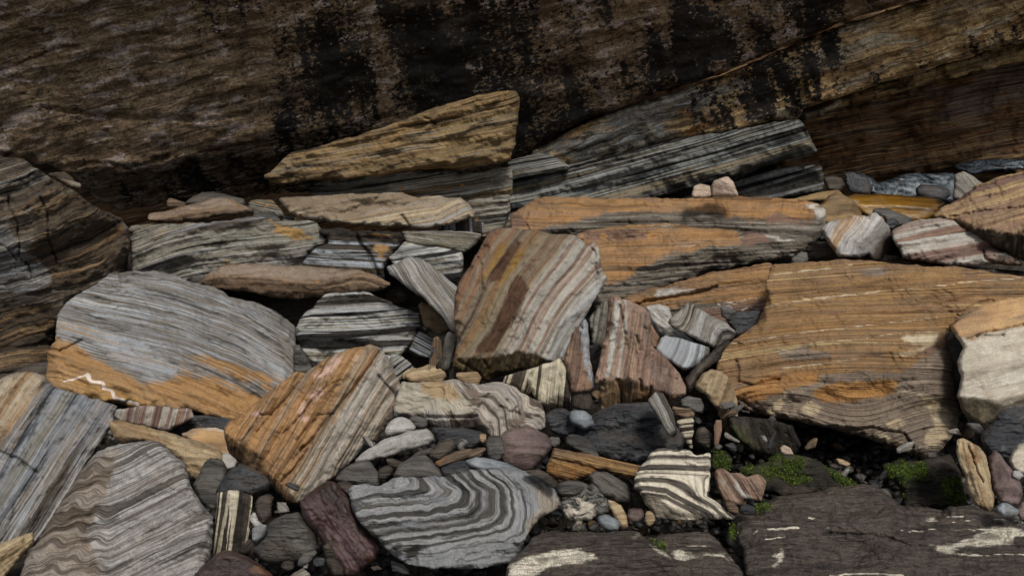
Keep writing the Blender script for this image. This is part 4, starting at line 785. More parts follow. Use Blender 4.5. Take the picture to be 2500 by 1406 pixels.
rock('boulder', 'rounded pale grey boulder with parallel lines and crumpled brown left side, at the bottom left', 'f 30,1480 60,1370 110,1290 170,1190 200,1145 240,1100 290,1083 380,1075 405,1090 450,1130 470,1190 495,1230 522,1260 520,1310 515,1370 500,1420 480,1480', 'pale_grey',
     D=2.33, tilt=52, yaw=-4, st=(-27, 0), T=.4, ledge=5, lf=1.1, lump=10, r=24, cat='boulder', masks={'m1': 'f 20,1480 60,1360 170,1180 210,1130 290,1085 270,1180 215,1300 250,1400 250,1480'},
     cr=[('f 180,1420 300,1080', -.0), ('f 480,1480 440,1280 480,1200', .4, 12), ('f 260,1085 150,1300', .5, 12)],
     warp=lambda x, y, t, u: t + np.where(x < 290, 1, 0) * np.clip((290 - x) / 60, 0, 1) * (.055 * np.sin(y / 10 + x / 16) + .04 * np.sin(x / 9) + .0035 * (290 - x)))
rock('boulder', 'tilted block with an orange cracked top, pink patches and a grey striped right side', 'f 545,1045 565,1025 620,985 690,930 722,908 745,912 760,900 800,870 850,852 905,840 935,853 955,880 962,910 975,930 984,948 965,965 962,990 958,1022 935,1052 870,1112 820,1162 770,1202 730,1230 715,1232 690,1215 650,1175 620,1152 590,1132 560,1112 548,1070',
     'orange_slab', D=2.95, tilt=44, yaw=-4, st=(-59, 0), T=.4, ledge=5, lf=1.0, lump=6, r=5, rough=2.6, cat='boulder',
     cr=[('f 500,1030 545,1052 600,1086 640,1108 655,1150 680,1172 712,1203 760,1260 1100,900 850,700', 1.4), ('f 700,1220 760,1110 860,960 935,845', .5)],
     masks={'m1': 'f 530,1060 560,1000 700,900 850,830 915,840 925,860 870,945 780,1070 700,1215 620,1150', 'm2': ['d2 1480,520 1600,430 1700,400 1640,480 1540,580 1500,590', 'd2 1780,410 1850,350 1850,400 1800,460', 'd2 1350,830 1400,760 1500,740 1500,830 1400,860', 'd2 1220,1080 1250,900 1290,900 1260,1020 1400,1060 1370,1120', 'd2 940,1040 1020,1030 960,1055', 'd2 700,1010 780,960 820,1010 740,1040', 'd2 1380,600 1440,560 1480,580 1400,640'],
            'm3': 'f 535,1052 600,1092 640,1114 655,1156 680,1178 712,1210 730,1240 600,1160 540,1110'},
     cracks=[('d2 2110,330 1900,620 1700,880 1560,1040 1400,1250 1250,1400', 2.8), ('d3 1350,0 1250,150 1150,280 1030,400', 2.6), ('d3 1260,50 1150,180', 1.8), 'd2 1290,600 1150,780 1040,900 940,1010 780,1200', 'd2 1560,600 1500,740 1330,930 1200,1080 1060,1220', 'd2 2085,590 2130,660 2190,720 2250,800', 'd2 820,1020 940,1010', 'd2 820,1020 730,1150 600,1310', 'd2 1600,1000 1440,1020 1330,1160 1200,1300'])

rock('boulder', "cream block with a smooth flat left top and a wavy grey striped right half", 'd4 480,930 530,780 580,663 750,678 1000,658 1150,640 1280,680 1420,698 1560,668 1650,670 1800,720 1850,780 2000,850 2070,890 2112,1030 2112,1150 2060,1192 1950,1200 1850,1165 1740,1235 1650,1275 1580,1283 1480,1235 1420,1185 1250,1175 1080,1183 900,1145 800,1055 640,1045 500,1045',
     'cream_grey', D=2.95, tilt=54, yaw=-2, st=(38, 0), T=.35, lump=13, ledge=7, lf=.9, r=5, rough=2.6, cat='boulder', facet=0,
     cr=[('d4 300,1015 510,1025 620,985 900,985 1240,1012 1345,1002 1335,900 1230,790 1150,690 1000,655 580,600 300,600', .55), ('d4 300,1050 640,1030 830,1030 1000,1060 1380,1030 1480,1150 1580,1260 1740,1220 1850,1150 2120,1170 2300,700 300,300', 1.2), ('d4 1450,1250 1560,950 1700,1000 2100,1050', .3)],
     masks={'m1': 'd4 480,1010 510,800 560,640 1000,640 1150,680 1230,790 1335,900 1345,1002 1240,1012 900,985 620,985', 'm2': 'd4 720,670 1000,650 1120,690 1220,800 1200,880 950,850 800,790', 'm3': ['d4 1210,730 1380,740 1440,830 1430,920 1340,960 1300,850', 'd4 1700,1050 1900,1050 1920,1130 1750,1180 1680,1130', 'd4 1830,960 1960,1000 1980,1060 1800,1000']},
     cracks=[('d4 850,1040 1000,1048 1200,1045 1380,1030', 2.4), 'd4 1780,990 1880,1040 1960,1060', 'd4 1620,930 1700,955', 'd4 1500,800 1440,900 1360,1000', 'd4 1700,860 1690,970 1780,1000 1810,940'],
     warp=lambda x, y, t, u: t + .14 * np.sin(u * 5.5) + .05 * np.sin(u * 13))
rock('stone', 'rounded triangular grey stone right of the orange topped tilted block', 'd4 388,1205 430,1110 510,1048 600,1043 690,1100 727,1150 720,1182 560,1215 400,1248', 'pale_slab', D=2.9, tilt=40, T=.12, r=14, cat='stone', smooth=1)
rock('stone', 'small dark oval pebble under the left part of the cream block', ellipse(760, 1098, 112, 62, 12, reg='d4', seed=5), 'slate_grey', D=2.92, tilt=35, dome=.8, cat='pebble')
rock('slab', "smooth pale grey slab with a bright lower edge, right of the orange tilted block", 'f 862,1128 885,1105 930,1075 990,1055 1040,1046 1060,1062 1063,1072 1050,1084 1000,1100 940,1116 880,1128', 'pale_slab', D=2.75, tilt=66, yaw=5, st=(-17, 10), T=.15, cat='rock slab', cr=[('f 865,1128 960,1085 1062,1062', 1.1)])
# dark stones between
rock('boulder', 'round purple brown cobble below the cream block', ellipse(1281, 1095, 62, 54, 10, seed=8), 'purple_round', D=2.68, tilt=30, dome=.75, smooth=1, cat='cobble')
rock('stone', 'dark rounded stone with a cleft face, right end below the cream block', 'f 1328,1020 1345,998 1375,995 1400,1008 1412,1035 1408,1062 1380,1068 1345,1055', 'dark_wet', D=2.9, tilt=30, r=22, facet=2, smooth=1, cat='cobble')
rock('stone', 'smooth oval blue grey pebble left of the big dark blue boulder', ellipse(1420, 1023, 30, 23, 0, seed=2), 'blue_pebble', D=2.85, tilt=30, dome=.8, smooth=1, cat='pebble')
rock('boulder', 'big dark blue black boulder below the tall pinkish brown rock', 'f 1400,1062 1415,1038 1450,1008 1500,985 1580,980 1650,1010 1680,1060 1660,1110 1600,1135 1530,1130 1470,1120 1420,1095', 'dark_wet', D=2.85, tilt=40, r=40, lump=12, T=.35, cat='boulder')
rock('stone', 'curved brown and grey tooth shaped stone leaning on the dark blue boulder', 'd6 1098,1075 1130,1040 1170,1008 1240,1010 1290,1100 1345,1200 1375,1400 1350,1440 1300,1420 1200,1250 1120,1130', 'grey_fold', D=2.72, tilt=25, st=(65, 0), T=.12, dome=.3, tscale=1.3, masks=None)
rock('stone', 'small brown bone shaped stone right of the tooth shaped stone', 'd6 1330,1135 1420,1150 1500,1155 1545,1200 1540,1240 1460,1255 1345,1215', 'brown_slab', D=2.85, tilt=30, r=12, T=.08)
rock('stone', 'small dark grey blocky stones cluster below the brown stick shaped rock', 'd6 1410,1080 1480,1040 1600,1060 1640,1130 1620,1200 1540,1180 1430,1150', 'slate_grey', D=3.0, tilt=25, facet=3, T=.12)
rock('stone', 'tapering stone with black and cream rings, right of the dark blue boulder', 'd7 1345,-50 1490,-100 1520,-50 1505,0 1512,60 1495,120 1505,225 1480,215 1430,130 1390,60 1370,0', 'cream_black', D=2.62, tilt=25, st=(-8, 0), T=.08, tscale=1.6, r=5, cr=[('d7 1340,-10 1520,-50', .4)])
rock('stone', 'thin pink and grey stick shaped chip standing left of the moss', 'd7 1702,180 1700,0 1720,-60 1775,-55 1780,20 1760,110 1735,205', 'rust_grey', D=2.7, tilt=15, st=(88, 0), T=.05, tscale=2.0, r=4)
rock('stone', 'tiny grey cube like pebble at the foot of the thin stick shaped chip', ellipse(1745, 192, 38, 30, 0, reg='d7', seed=4), 'slate_grey', D=2.62, tilt=35, dome=.7, cat='pebble')
rock('stone', 'dark rounded stone between the ringed stone and the thin stick shaped chip', ellipse(1610, 110, 85, 100, -20, reg='d7', seed=6), 'dark_brown', D=2.72, tilt=30, dome=.7, smooth=1, cat='cobble')
rock('stone', 'small dark oval pebble lying right of the tiny cube like pebble', ellipse(1865, 195, 62, 38, 20, reg='d7', seed=7), 'dark_wet', D=2.72, tilt=35, dome=.8, cat='pebble')
rock('stone', 'oval olive grey flat stone above the layered orange piece', 'd7 300,130 330,85 370,68 430,80 500,110 590,190 640,290 590,320 450,250 330,190', 'slate_grey', D=2.7, tilt=45, r=16, T=.08, smooth=1)
rock('stone', 'tiny pale knobbly pebble right of the purple brown cobble', ellipse(205, 145, 55, 48, 0, reg='d7', seed=11), 'slate_grey', D=2.75, tilt=35, dome=.8, cat='pebble')
rock('slab', 'layered orange and brown piece of rock like split wood, right of the purple brown cobble', 'd7 128,435 133,370 168,300 200,203 300,218 450,250 600,288 740,310 900,345 1040,370 1050,430 990,495 900,482 760,442 620,405 500,492 300,512 195,472', 'orange_wood', D=2.48, tilt=52, yaw=3, st=(13, 25), T=.12, ledge=7, lf=.8, cat='rock slab',
     cr=[('d7 0,310 180,310 400,345 600,400 760,430 1100,500 1100,0 0,0', .7)], masks={'m1': 'd7 120,340 400,340 620,400 500,500 300,520 120,480'}, cracks=[('d7 190,305 400,340 560,390 700,430', 2.4)])
rock('stone', 'smooth dark oval pebble under the layered orange piece', ellipse(370, 578, 148, 84, -4, reg='d7', seed=12), 'slate_grey', D=2.42, tilt=35, dome=.8, smooth=1, cat='pebble')
rock('stone', 'dark rounded stone touching the upper right rim of the folded blue grey stone', 'd7 -30,430 60,408 150,440 240,530 232,590 160,590 0,520', 'dark_brown', D=2.5, tilt=35, r=16)
rock('stone', 'lumpy grey stone right of the layered orange piece', 'd7 505,455 600,420 700,430 820,500 885,545 935,640 930,705 860,722 780,705 750,660 640,640 560,545', 'slate_grey', D=2.38, tilt=40, r=16, facet=2, T=.12, st=(25, 0))
rock('stone', 'knotted white and black marbled stone right of the folded blue grey stone', 'd7 265,700 330,668 430,640 490,570 560,538 630,600 700,680 735,760 690,812 600,835 540,885 470,880 450,970 400,992 368,982 400,880 310,868 280,800', 'zebra_marble', D=2.3, tilt=40, lump=16, T=.12, r=14, q=2.5, cat='rock', masks={'m1': ['d7 440,760 480,700 560,720 585,790 520,815 440,815', 'd7 330,740 400,770 440,820 360,800']})
rock('stone', 'oval blue grey pebble just below the marbled stone', ellipse(715, 905, 112, 72, 35, reg='d7', seed=13), 'blue_pebble', D=2.3, tilt=35, dome=.8, smooth=1, cat='pebble')
rock('stone', 'small ochre and brown stone right of the marbled stone', 'd7 670,700 700,685 760,700 830,740 880,830 895,950 830,975 790,900 740,800', 'tan_stone', D=2.36, tilt=35, facet=2, T=.08)
rock('stone', 'round pitted brown pebble left of the black and white banded stone', ellipse(968, 830, 82, 66, 0, reg='d7', seed=14), 'purple_round', D=2.36, tilt=35, dome=.8, smooth=1, cat='pebble')
rock('stone', "small orange tooth shaped pebble under the left corner of the zebra striped stone", 'd7 1060,790 1120,800 1152,845 1150,900 1092,948 1058,900', 'tan_stone', D=2.32, tilt=25, dome=.4, smooth=1, cat='pebble')
rock('stone', 'dark mossy stone under the left side of the black and white banded stone', 'd7 930,640 1000,600 1060,660 1060,790 960,760', 'mossy', D=2.42, tilt=25, r=14, masks={'m1': 'd7 960,600 1040,600 1060,700 980,700'})
rock('boulder', 'black and white banded stone like a zebra, at the lower centre right', 'd7 1115,232 1170,212 1350,212 1480,225 1510,262 1540,277 1600,262 1650,243 1668,250 1675,300 1670,400 1665,520 1650,660 1750,720 1830,800 1912,842 1890,874 1700,872 1500,877 1300,867 1170,862 1080,752 1035,690 1000,625 955,575 955,490 990,400 1060,320 1085,285', 'hero_zebra',
     D=2.3, tilt=46, yaw=2, st=(1, 0), T=.25, kind='hero', ledge=8, lf=.9, lump=5, r=6, q=2.6, cat='rock', cr=[('d7 1000,680 1200,790 1600,800 1950,860 1950,0 900,0', .5), ('d7 1640,700 1660,240', .8)], masks={'m1': 'd7 1020,680 1080,650 1180,650 1300,740 1400,800 1600,830 1850,870 1150,880'},
     warp=lambda x, y, t, u: t - .0048 * np.clip(x - 1625, 0, 400) * np.clip((y - 1160) / 50, 0, 1) - .0012 * np.clip(x - 1580, 0, 60) * np.clip((y - 1150) / 50, 0, 1))
rock('stone', "brown stone with a wavy white stripe, right of the black and white banded stone", 'd7 1705,420 1740,392 1795,400 1850,440 1950,440 2020,480 2120,450 2195,510 2175,600 2150,705 1985,685 1975,755 1880,732 1800,690 1745,600 1710,510', 'brown_pink', D=2.42, tilt=38, st=(58, 0), T=.15, ledge=6, cat='rock', tscale=1.4, masks={'m1': ['d7 1790,400 1860,450 1920,500 1990,600 2080,680 1990,690 1930,620 1890,540', 'd7 1780,500 1810,510 1800,570']})
rock('stone', 'small reddish brown chip below the brown and white banded stone', 'd7 1798,705 1880,700 1952,790 1952,832 1835,795', 'brown_slab', D=2.32, tilt=35, T=.05)
rock('stone', 'small dark pebble right of the reddish brown chip', ellipse(2015, 778, 68, 55, 0, reg='d7', seed=17), 'dark_wet', D=2.3, tilt=35, dome=.8, smooth=1, cat='pebble')

# bottom centre
rock('boulder', 'blue grey stone with dark looping fold lines, at the bottom centre', 'd5 -5,450 50,408 150,395 300,400 400,340 520,323 720,322 900,308 1000,290 1100,265 1250,248 1450,243 1600,255 1680,270 1760,320 1850,370 1950,440 2000,560 2005,600 1990,625 1900,665 1850,690 1730,780 1690,830 1650,950 1600,1080 1560,1120 1400,1142 1200,1182 1060,1188 900,1170 800,1180 700,1160 550,1142 430,1062 350,990 280,900 150,790 90,700 30,590 15,520',
     'hero_fold', D=2.28, tilt=55, yaw=2, st=(0, 0), T=.22, kind='hero', ledge=1.6, lf=.3, lump=6, r=5, q=2.8, cat='boulder',
     cr=[('d5 1650,1000 1700,800 1800,700 2010,600', 1.0), ('d5 1500,1200 1750,700 1780,300', .25, 10), ('d5 200,900 800,1090 1600,1000', .25, 12)], masks={'m1': 'd5 1700,330 1850,370 2010,580 1990,640 1750,790 1680,880 1660,760 1800,600', 'm2': ['d5 520,1000 640,960 700,980 660,1050 580,1100 540,1060', 'd5 1120,620 1190,500 1230,470 1180,600 1150,640 1050,650', 'd5 400,960 520,930 500,1000 420,1020']},
     warp=lambda x, y, t, u: (lambda X, Y: ((lambda L, R: 45 * np.logaddexp(L / 45, R / 45))((Y + .14 * (X - 800) - 640 + 70 * fbm(X / 260, Y / 400, 3, 3) + 26 * fbm(X / 70, Y / 90, 8, 2)) * (1 - .28 * np.clip((600 - X) / 600, 0, 1) * np.clip((Y - 640) / 300, 0, 1)), .7 * (X - 1110 + 1.1 * np.where(Y < 450, 450 - Y, 0) + 90 * fbm(X / 200, Y / 130, 5, 3))) + 300) / 200)((x - 850) * 3.846, (y - 1080) * 3.846))
rock('boulder', 'dark red brown boulder leaning left of the folded blue grey stone', 'd3 1205,625 1300,540 1400,460 1450,425 1510,400 1580,410 1650,490 1750,620 1760,700 1800,780 1850,850 2000,1000 2090,1110 2010,1240 1880,1335 1800,1410 1690,1410 1640,1300 1560,1200 1450,1050 1400,970 1310,880 1235,765', 'red_dark', D=2.38, tilt=40, yaw=-5, st=(55, 0), T=.3, r=36, lump=14, cat='boulder', cr=[('d3 1500,1100 2000,1300', .2, 20), ('d3 1950,1300 1750,800 1600,420', .5, 20)])
rock('stone', "dark angular stone lying on the upright striped stone, left of the orange block", 'd3 325,525 400,400 480,280 600,203 700,260 850,350 903,410 885,500 760,562 640,602 540,580 470,545 350,545', 'dark_wet', D=2.62, tilt=48, yaw=-5, T=.15, r=14, facet=1, cr=[('d3 350,520 600,500 900,420', 1.0)], cat='stone')
rock('stone', 'grey block with a smooth side, left of the dark angular stone', 'd3 88,440 150,330 210,215 280,163 330,180 400,188 452,280 440,350 440,500 380,640 320,740 200,640 110,500', 'slate_grey', D=2.75, tilt=35, T=.2, cr=[('d3 200,210 440,290', -.4), ('d3 330,700 400,200', .6)])
rock('stone', 'brown and grey upright striped stone under the dark angular stone', 'd3 265,1240 310,900 340,700 350,530 470,500 560,500 720,560 725,700 680,880 705,960 665,1090 645,1200 500,1200 400,1210', 'cream_black', D=2.55, tilt=18, st=(-82, 0), T=.2, r=5, tscale=.8, ledge=5)
rock('stone', 'curved dark grey chip leaning right of the upright striped stone', 'd3 742,640 790,570 880,538 922,600 918,750 850,860 790,840 752,730', 'dark_brown', D=2.55, tilt=30, T=.08, r=12)
rock('stone', 'small pale chip between the upright striped stone and the blue pebble', 'd3 675,800 740,720 780,820 840,870 750,900', 'pale_slab', D=2.47, tilt=35, T=.05)
rock('stone', 'small angular blue grey pebble above the large grey stone at the bottom left', 'd3 712,900 760,870 870,860 875,930 840,990 770,1042 715,1030', 'blue_pebble', D=2.42, tilt=35, T=.06, facet=2, cat='pebble')
rock('boulder', 'large dark grey angular stone left of the dark red boulder', 'd3 690,1090 760,1010 850,900 900,830 1050,760 1210,725 1310,870 1400,970 1430,1110 1390,1190 1200,1265 960,1300 800,1240 705,1170', 'slate_grey', D=2.42, tilt=45, yaw=-4, T=.25, lump=12, r=20, cr=[('d3 760,1050 1250,900 1300,860', .5), ('d3 1300,1250 1280,850', .6)], cat='boulder')
rock('boulder', 'dark purple grey rounded boulder at the bottom edge, under the upright striped stone', 'd3 60,1460 150,1330 300,1200 400,1130 500,1128 640,1180 760,1260 900,1350 980,1500 700,1600 80,1600', 'red_dark', D=2.2, tilt=50, T=.25, r=50, cat='boulder', smooth=1)
rock('stone', 'dark brown shaded stone in front of the dark red boulder', 'd3 1455,1080 1520,1050 1600,1180 1680,1320 1690,1410 1560,1400 1490,1260', 'dark_brown', D=2.4, tilt=25, r=20, T=.15)
rock('stone', 'leaf shaped grey pebble at the bottom, under the large dark grey stone', 'd3 1195,1240 1240,1170 1300,1145 1385,1133 1402,1165 1300,1275 1195,1315', 'slate_grey', D=2.32, tilt=45, T=.06, r=5, smooth=1, cat='pebble')
rock('stone', 'round dark pebble left of the leaf shaped pebble', ellipse(1088, 1298, 66, 56, 0, reg='d3', seed=21), 'dark_brown', D=2.32, tilt=35, dome=.8, smooth=1, cat='pebble')
rock('stone', 'blue black pebble right of the leaf shaped pebble', ellipse(1412, 1255, 62, 62, 0, reg='d3', seed=22), 'dark_wet', D=2.34, tilt=35, dome=.8, smooth=1, cat='pebble')
rock('stone', 'olive grey ribbed chip cut by the bottom edge, left of the dark red boulder', 'd3 1080,1450 1150,1370 1245,1315 1330,1390 1340,1460', 'grey_fold', D=2.3, tilt=40, T=.08, st=(-30, 0))
rock('stone', "flat dark grey stone with a pale streak, right of the orange block's foot", 'd3 1585,400 1650,300 1780,218 1850,193 1960,200 2035,300 2092,400 2060,462 1900,462 1760,440 1680,420', 'slate_grey', D=2.6, tilt=50, r=5, T=.12, cr=[('d3 1600,430 1800,380 2090,400', .5)])
rock('stone', 'small dark stone against the top of the dark red boulder', 'd3 1590,420 1700,395 1790,450 1780,520 1740,560 1650,490', 'dark_brown', D=2.52, tilt=40, r=5, T=.08)
rock('stone', 'broad grey stone with a triangular top, above the folded blue grey stone', 'd5 418,310 480,200 600,130 720,113 785,170 840,222 900,300 880,335 700,340 520,340', 'slate_grey', D=2.52, tilt=48, r=12, T=.12, facet=2)
rock('stone', 'round dark pebble left of the triangular grey stone', ellipse(350, 275, 68, 72, 0, reg='d5', seed=24), 'dark_brown', D=2.56, tilt=35, dome=.8, smooth=1, cat='pebble')
rock('stone', 'small pointed brown chip above the triangular grey stone', 'd5 348,150 420,148 515,190 450,245 380,212', 'dark_brown', D=2.62, tilt=45, T=.05)
rock('slab', 'thin rusty flake lying above the folded blue grey stone', 'd5 795,190 900,130 1050,72 1285,38 1292,60 1250,122 1180,140 1050,165 880,228 840,222', 'brown_slab', D=2.55, tilt=58, yaw=3, st=(-18, 40), T=.06, r=5, cat='rock flake')
rock('stone', 'smooth blue black stone between the rusty flake and the folded blue grey stone', 'd5 1100,165 1200,133 1350,150 1500,200 1640,255 1640,290 1400,270 1250,260 1130,220', 'blue_pebble', D=2.5, tilt=45, r=14, T=.1)
rock('stone', 'dark flat stone under the rusty flake', 'd5 865,240 1000,180 1110,160 1260,250 1100,300 900,320', 'dark_wet', D=2.53, tilt=45, r=12, T=.1)
rock('stone', 'dark brown stone resting on the right rim of the folded blue grey stone', 'd5 1640,262 1780,248 1880,290 1970,385 1945,440 1850,375', 'dark_brown', D=2.36, tilt=45, r=5, T=.08)
rock('stone', 'dark stone under the pale grey smooth slab', 'd5 540,170 650,90 790,40 800,0 830,0 790,110 700,130', 'dark_wet', D=2.68, tilt=35, r=12, T=.1)
rock('stone', 'dark purple flat stone right of the tip of the pale grey smooth slab', 'd5 745,130 850,0 960,-50 1010,0 985,80 850,170', 'dark_brown', D=2.64, tilt=45, r=12, T=.1)
rock('stone', 'grey green stone left of the purple brown cobble', 'd5 1285,0 1320,-60 1420,-70 1460,0 1465,110 1400,180 1310,140', 'slate_grey', D=2.62, tilt=35, r=14, T=.1)
rock('stone', 'tiny white and brown pebble pair between the dark flat stones', 'd5 1020,0 1080,-60 1130,0 1090,90 1030,60', 'zebra_marble', D=2.66, tilt=40, r=5, T=.05)
rock('stone', 'tan pebble half hidden under the right part of the cream block', 'd4 1410,1230 1480,1220 1480,1290 1440,1330 1410,1290', 'tan_stone', D=2.8, tilt=35, T=.05)
rock('stone', 'dark hollow stone under the cream block', 'd4 880,1150 1250,1160 1450,1200 1480,1330 1250,1406 950,1400 930,1250', 'dark_wet', D=2.85, tilt=30, r=16, T=.12, facet=3)

# bottom right
rock('boulder', 'dark green mossy rock with pale streaks, in shade under the great slab', 'd8 -80,190 0,200 250,225 420,280 480,420 430,490 340,500 150,490 20,410 -60,300', 'mossy', D=3.05, tilt=20, st=(75, 0), T=.3, r=16, cat='rock', masks={'m1': 'd8 -50,250 60,300 150,420 100,480 0,400'})
rock('boulder', 'low dark rock with a bright green moss cap, below the great slab', 'd8 30,620 60,590 240,540 300,500 420,488 540,512 620,540 700,600 800,650 895,720 860,780 700,800 500,800 330,810 200,780 130,700', 'mossy', D=2.72, tilt=48, T=.3, r=26, lump=12, key='moss_a', cat='rock', masks={'m1': ['d8 30,620 60,590 240,530 300,490 480,490 500,560 470,640 530,700 400,720 300,640 200,720 130,680', 'd8 640,590 740,620 895,720 800,730 720,660']})
rock('boulder', 'dark mossy rock in deep shade beside the standing tan stone', 'd8 1100,590 1180,540 1350,540 1600,490 1670,600 1730,840 1700,930 1560,920 1260,900 1230,760', 'mossy', D=2.62, tilt=40, T=.3, r=30, lump=12, key='moss_b', cat='rock', masks={'m1': ['d8 1100,560 1400,540 1450,660 1260,780 1240,860 1180,760', 'd8 1520,660 1680,620 1730,840 1650,900 1530,860']})
rock('stone', 'small cream and rust stone standing on the edge of the moss', 'd8 320,440 350,415 400,440 425,495 370,500 330,480', 'pink_stone', D=2.85, tilt=30, T=.05)
rock('stone', 'small orange leaf shaped stone deep in the hollow under the great slab', 'd8 738,515 800,530 855,560 832,585 765,562', 'tan_stone', D=2.95, tilt=50, T=.04)
rock('boulder', 'pale tan pointed stone standing on end at the right, above the dark platform', 'd8 1645,400 1655,368 1700,362 1770,400 1830,440 1872,490 1892,600 1915,730 1938,830 1932,890 1900,925 1840,900 1780,865 1740,780 1712,640 1670,560 1642,450', 'tan_stone', D=2.42, tilt=30, yaw=-5, st=(75, 0), T=.15, cat='stone', cr=[('d8 1640,420 1720,640 1740,900', .6), ('d8 1700,850 1940,850', .6)], cracks=[('d8 1740,420 1800,600 1850,700', 1.4)])
rock('boulder', 'smooth dark blue boulder at the right edge', 'd8 1825,370 1850,320 1900,270 1950,190 1990,150 2060,112 2160,120 2260,150 2260,420 2110,510 2040,560 1960,520 1880,470', 'dark_wet', D=2.72, tilt=38, r=60, T=.3, cat='boulder', smooth=1)
MAT['blue_pebble']
rock('stone', 'purple grey angular stone right of the standing tan stone', 'd8 1885,510 1940,458 1985,500 2025,545 2075,605 2130,700 2148,800 2120,860 2050,880 1980,860 1935,790 1905,650', 'purple_round', D=2.38, tilt=38, T=.15, r=14, facet=2, cat='stone')
rock('stone', 'oval blue grey pebble with a pale ring, on the dark platform at the right', ellipse(2027, 912, 92, 54, 6, reg='d8', seed=31), 'blue_pebble', D=2.24, tilt=38, dome=.8, smooth=1, cat='pebble', masks={'m1': ('d8 1995,860 2010,960', 3)})
rock('stone', 'cream and rust stone cut by the right edge of the picture', 'd8 2045,540 2070,470 2110,415 2200,390 2260,400 2260,640 2140,640 2070,600', 'cream_block', D=2.5, tilt=38, T=.15, r=14, masks={'m1': 'd8 2180,380 2260,380 2260,500 2180,480'})
rock('stone', 'small white banded pebble right of the purple grey angular stone', ellipse(2112, 645, 44, 36, 0, reg='d8', seed=32), 'pale_slab', D=2.4, tilt=38, dome=.8, smooth=1, cat='pebble')
rock('stone', 'dark purple pebble at the right edge of the dark platform', ellipse(2150, 920, 50, 70, 0, reg='d8', seed=33), 'purple_round', D=2.25, tilt=38, dome=.8, smooth=1, cat='pebble')
rock('boulder', 'low flat dark ledge behind the dark platform', 'd8 190,860 230,845 300,800 500,785 600,775 720,735 860,722 950,715 1040,725 1100,770 1180,830 1240,885 1180,960 800,960 300,950 150,920', 'platform', D=2.45, tilt=72, st=(-3, 0), T=.25, r=24, lump=10, cat='rock')
rock('boulder', 'broad dark brown rock platform with white quartz veins across the bottom right', 'd8 -40,960 0,940 60,925 180,905 300,888 420,885 540,895 640,925 760,935 900,925 1050,925 1110,885 1180,875 1300,878 1400,880 1540,900 1620,878 1700,872 1780,880 1900,915 1960,935 2080,965 2200,1020 2400,1060 2400,1700 200,1700 120,1500 60,1380 40,1200 -30,1120', 'platform',
     D=2.02, tilt=74, yaw=-2, st=(2, 0), T=.35, r=22, lump=13, ledge=5, lf=1.2, q=3.4, cat='rock platform', masks={'m1': ['d8 1450,1175 1560,1170 1780,1100 1900,1035 2060,1040 2200,1070 2300,1050 2300,1110 2100,1110 2080,1165 1900,1170 1700,1195 1620,1215 1700,1245 1600,1240 1500,1210', ('d8 1650,1235 1840,1250 2000,1238 2160,1245', 1.6), ('d8 230,1052 340,1050 460,1042', 2.4), ('d8 120,1085 150,1068', 2.4), ('d8 205,1130 360,1110', 1.6), ('d8 1120,1050 1250,1065 1400,1068', 1.8), ('d8 1440,1055 1700,1058 1900,1050', 1.8),
     'd8 265,1255 330,1200 360,1215 340,1300 260,1340 300,1280', 'd8 1390,985 1480,970 1500,990 1450,1005', ('d8 535,965 580,972 605,962', 1.6), ('d8 1580,965 1700,952', 1.8), ('d8 1620,1000 1790,982', 1.5), ('d8 1880,975 2060,985 2150,1000', 1.6), ('d8 700,1400 900,1385 1100,1388 1250,1400', 2.0), ('d8 640,1035 690,1042', 1.6)], 'm2': 'd8 1650,1160 1900,1060 2000,1120 1800,1150'},
     cracks=['d8 1555,895 1540,950 1480,990', ('d8 500,1100 700,1080 1100,1100 1300,1170 1500,1190', 1.6)])
rock('boulder', 'dark rock with a cream wave shaped vein, between the two rock platforms at the bottom', 'd7 1075,1110 1120,1060 1200,1030 1300,1010 1560,985 1650,990 1740,1070 1830,1190 1950,1330 2020,1420 2020,1500 1400,1500 1280,1250 1150,1180', 'platform', D=2.16, tilt=68, st=(2, 0), T=.25, r=18, cat='rock', masks={'m1': ['d7 1305,1195 1375,1158 1450,1180 1540,1215 1640,1192 1800,1200 1880,1275 1760,1225 1620,1212 1500,1240 1430,1262 1350,1250', ('d7 1440,1122 1560,1118 1700,1122', 1.6)]})
rock('boulder', 'dark rock platform with a broad cream patch at the bottom centre', 'd7 -260,1500 -240,1330 -200,1250 -80,1150 0,1035 120,1000 200,985 400,985 560,992 640,1000 800,980 980,985 1060,1050 1130,1105 1250,1175 1310,1235 1400,1270 1500,1330 1560,1500', 'platform', D=2.08, tilt=68, yaw=2, st=(-2, 0), T=.3, r=18, lump=10, cat='rock platform',
     masks={'m1': ['d7 -240,1300 -100,1240 0,1205 200,1165 450,1150 560,1190 600,1240 480,1280 300,1300 150,1330 0,1400 -200,1480', 'd7 1100,1100 1250,1185 1300,1235 1180,1190'], 'm2': ['d7 0,1230 200,1200 260,1230 60,1300', 'd7 900,1030 1000,990 1050,1050 960,1060']})
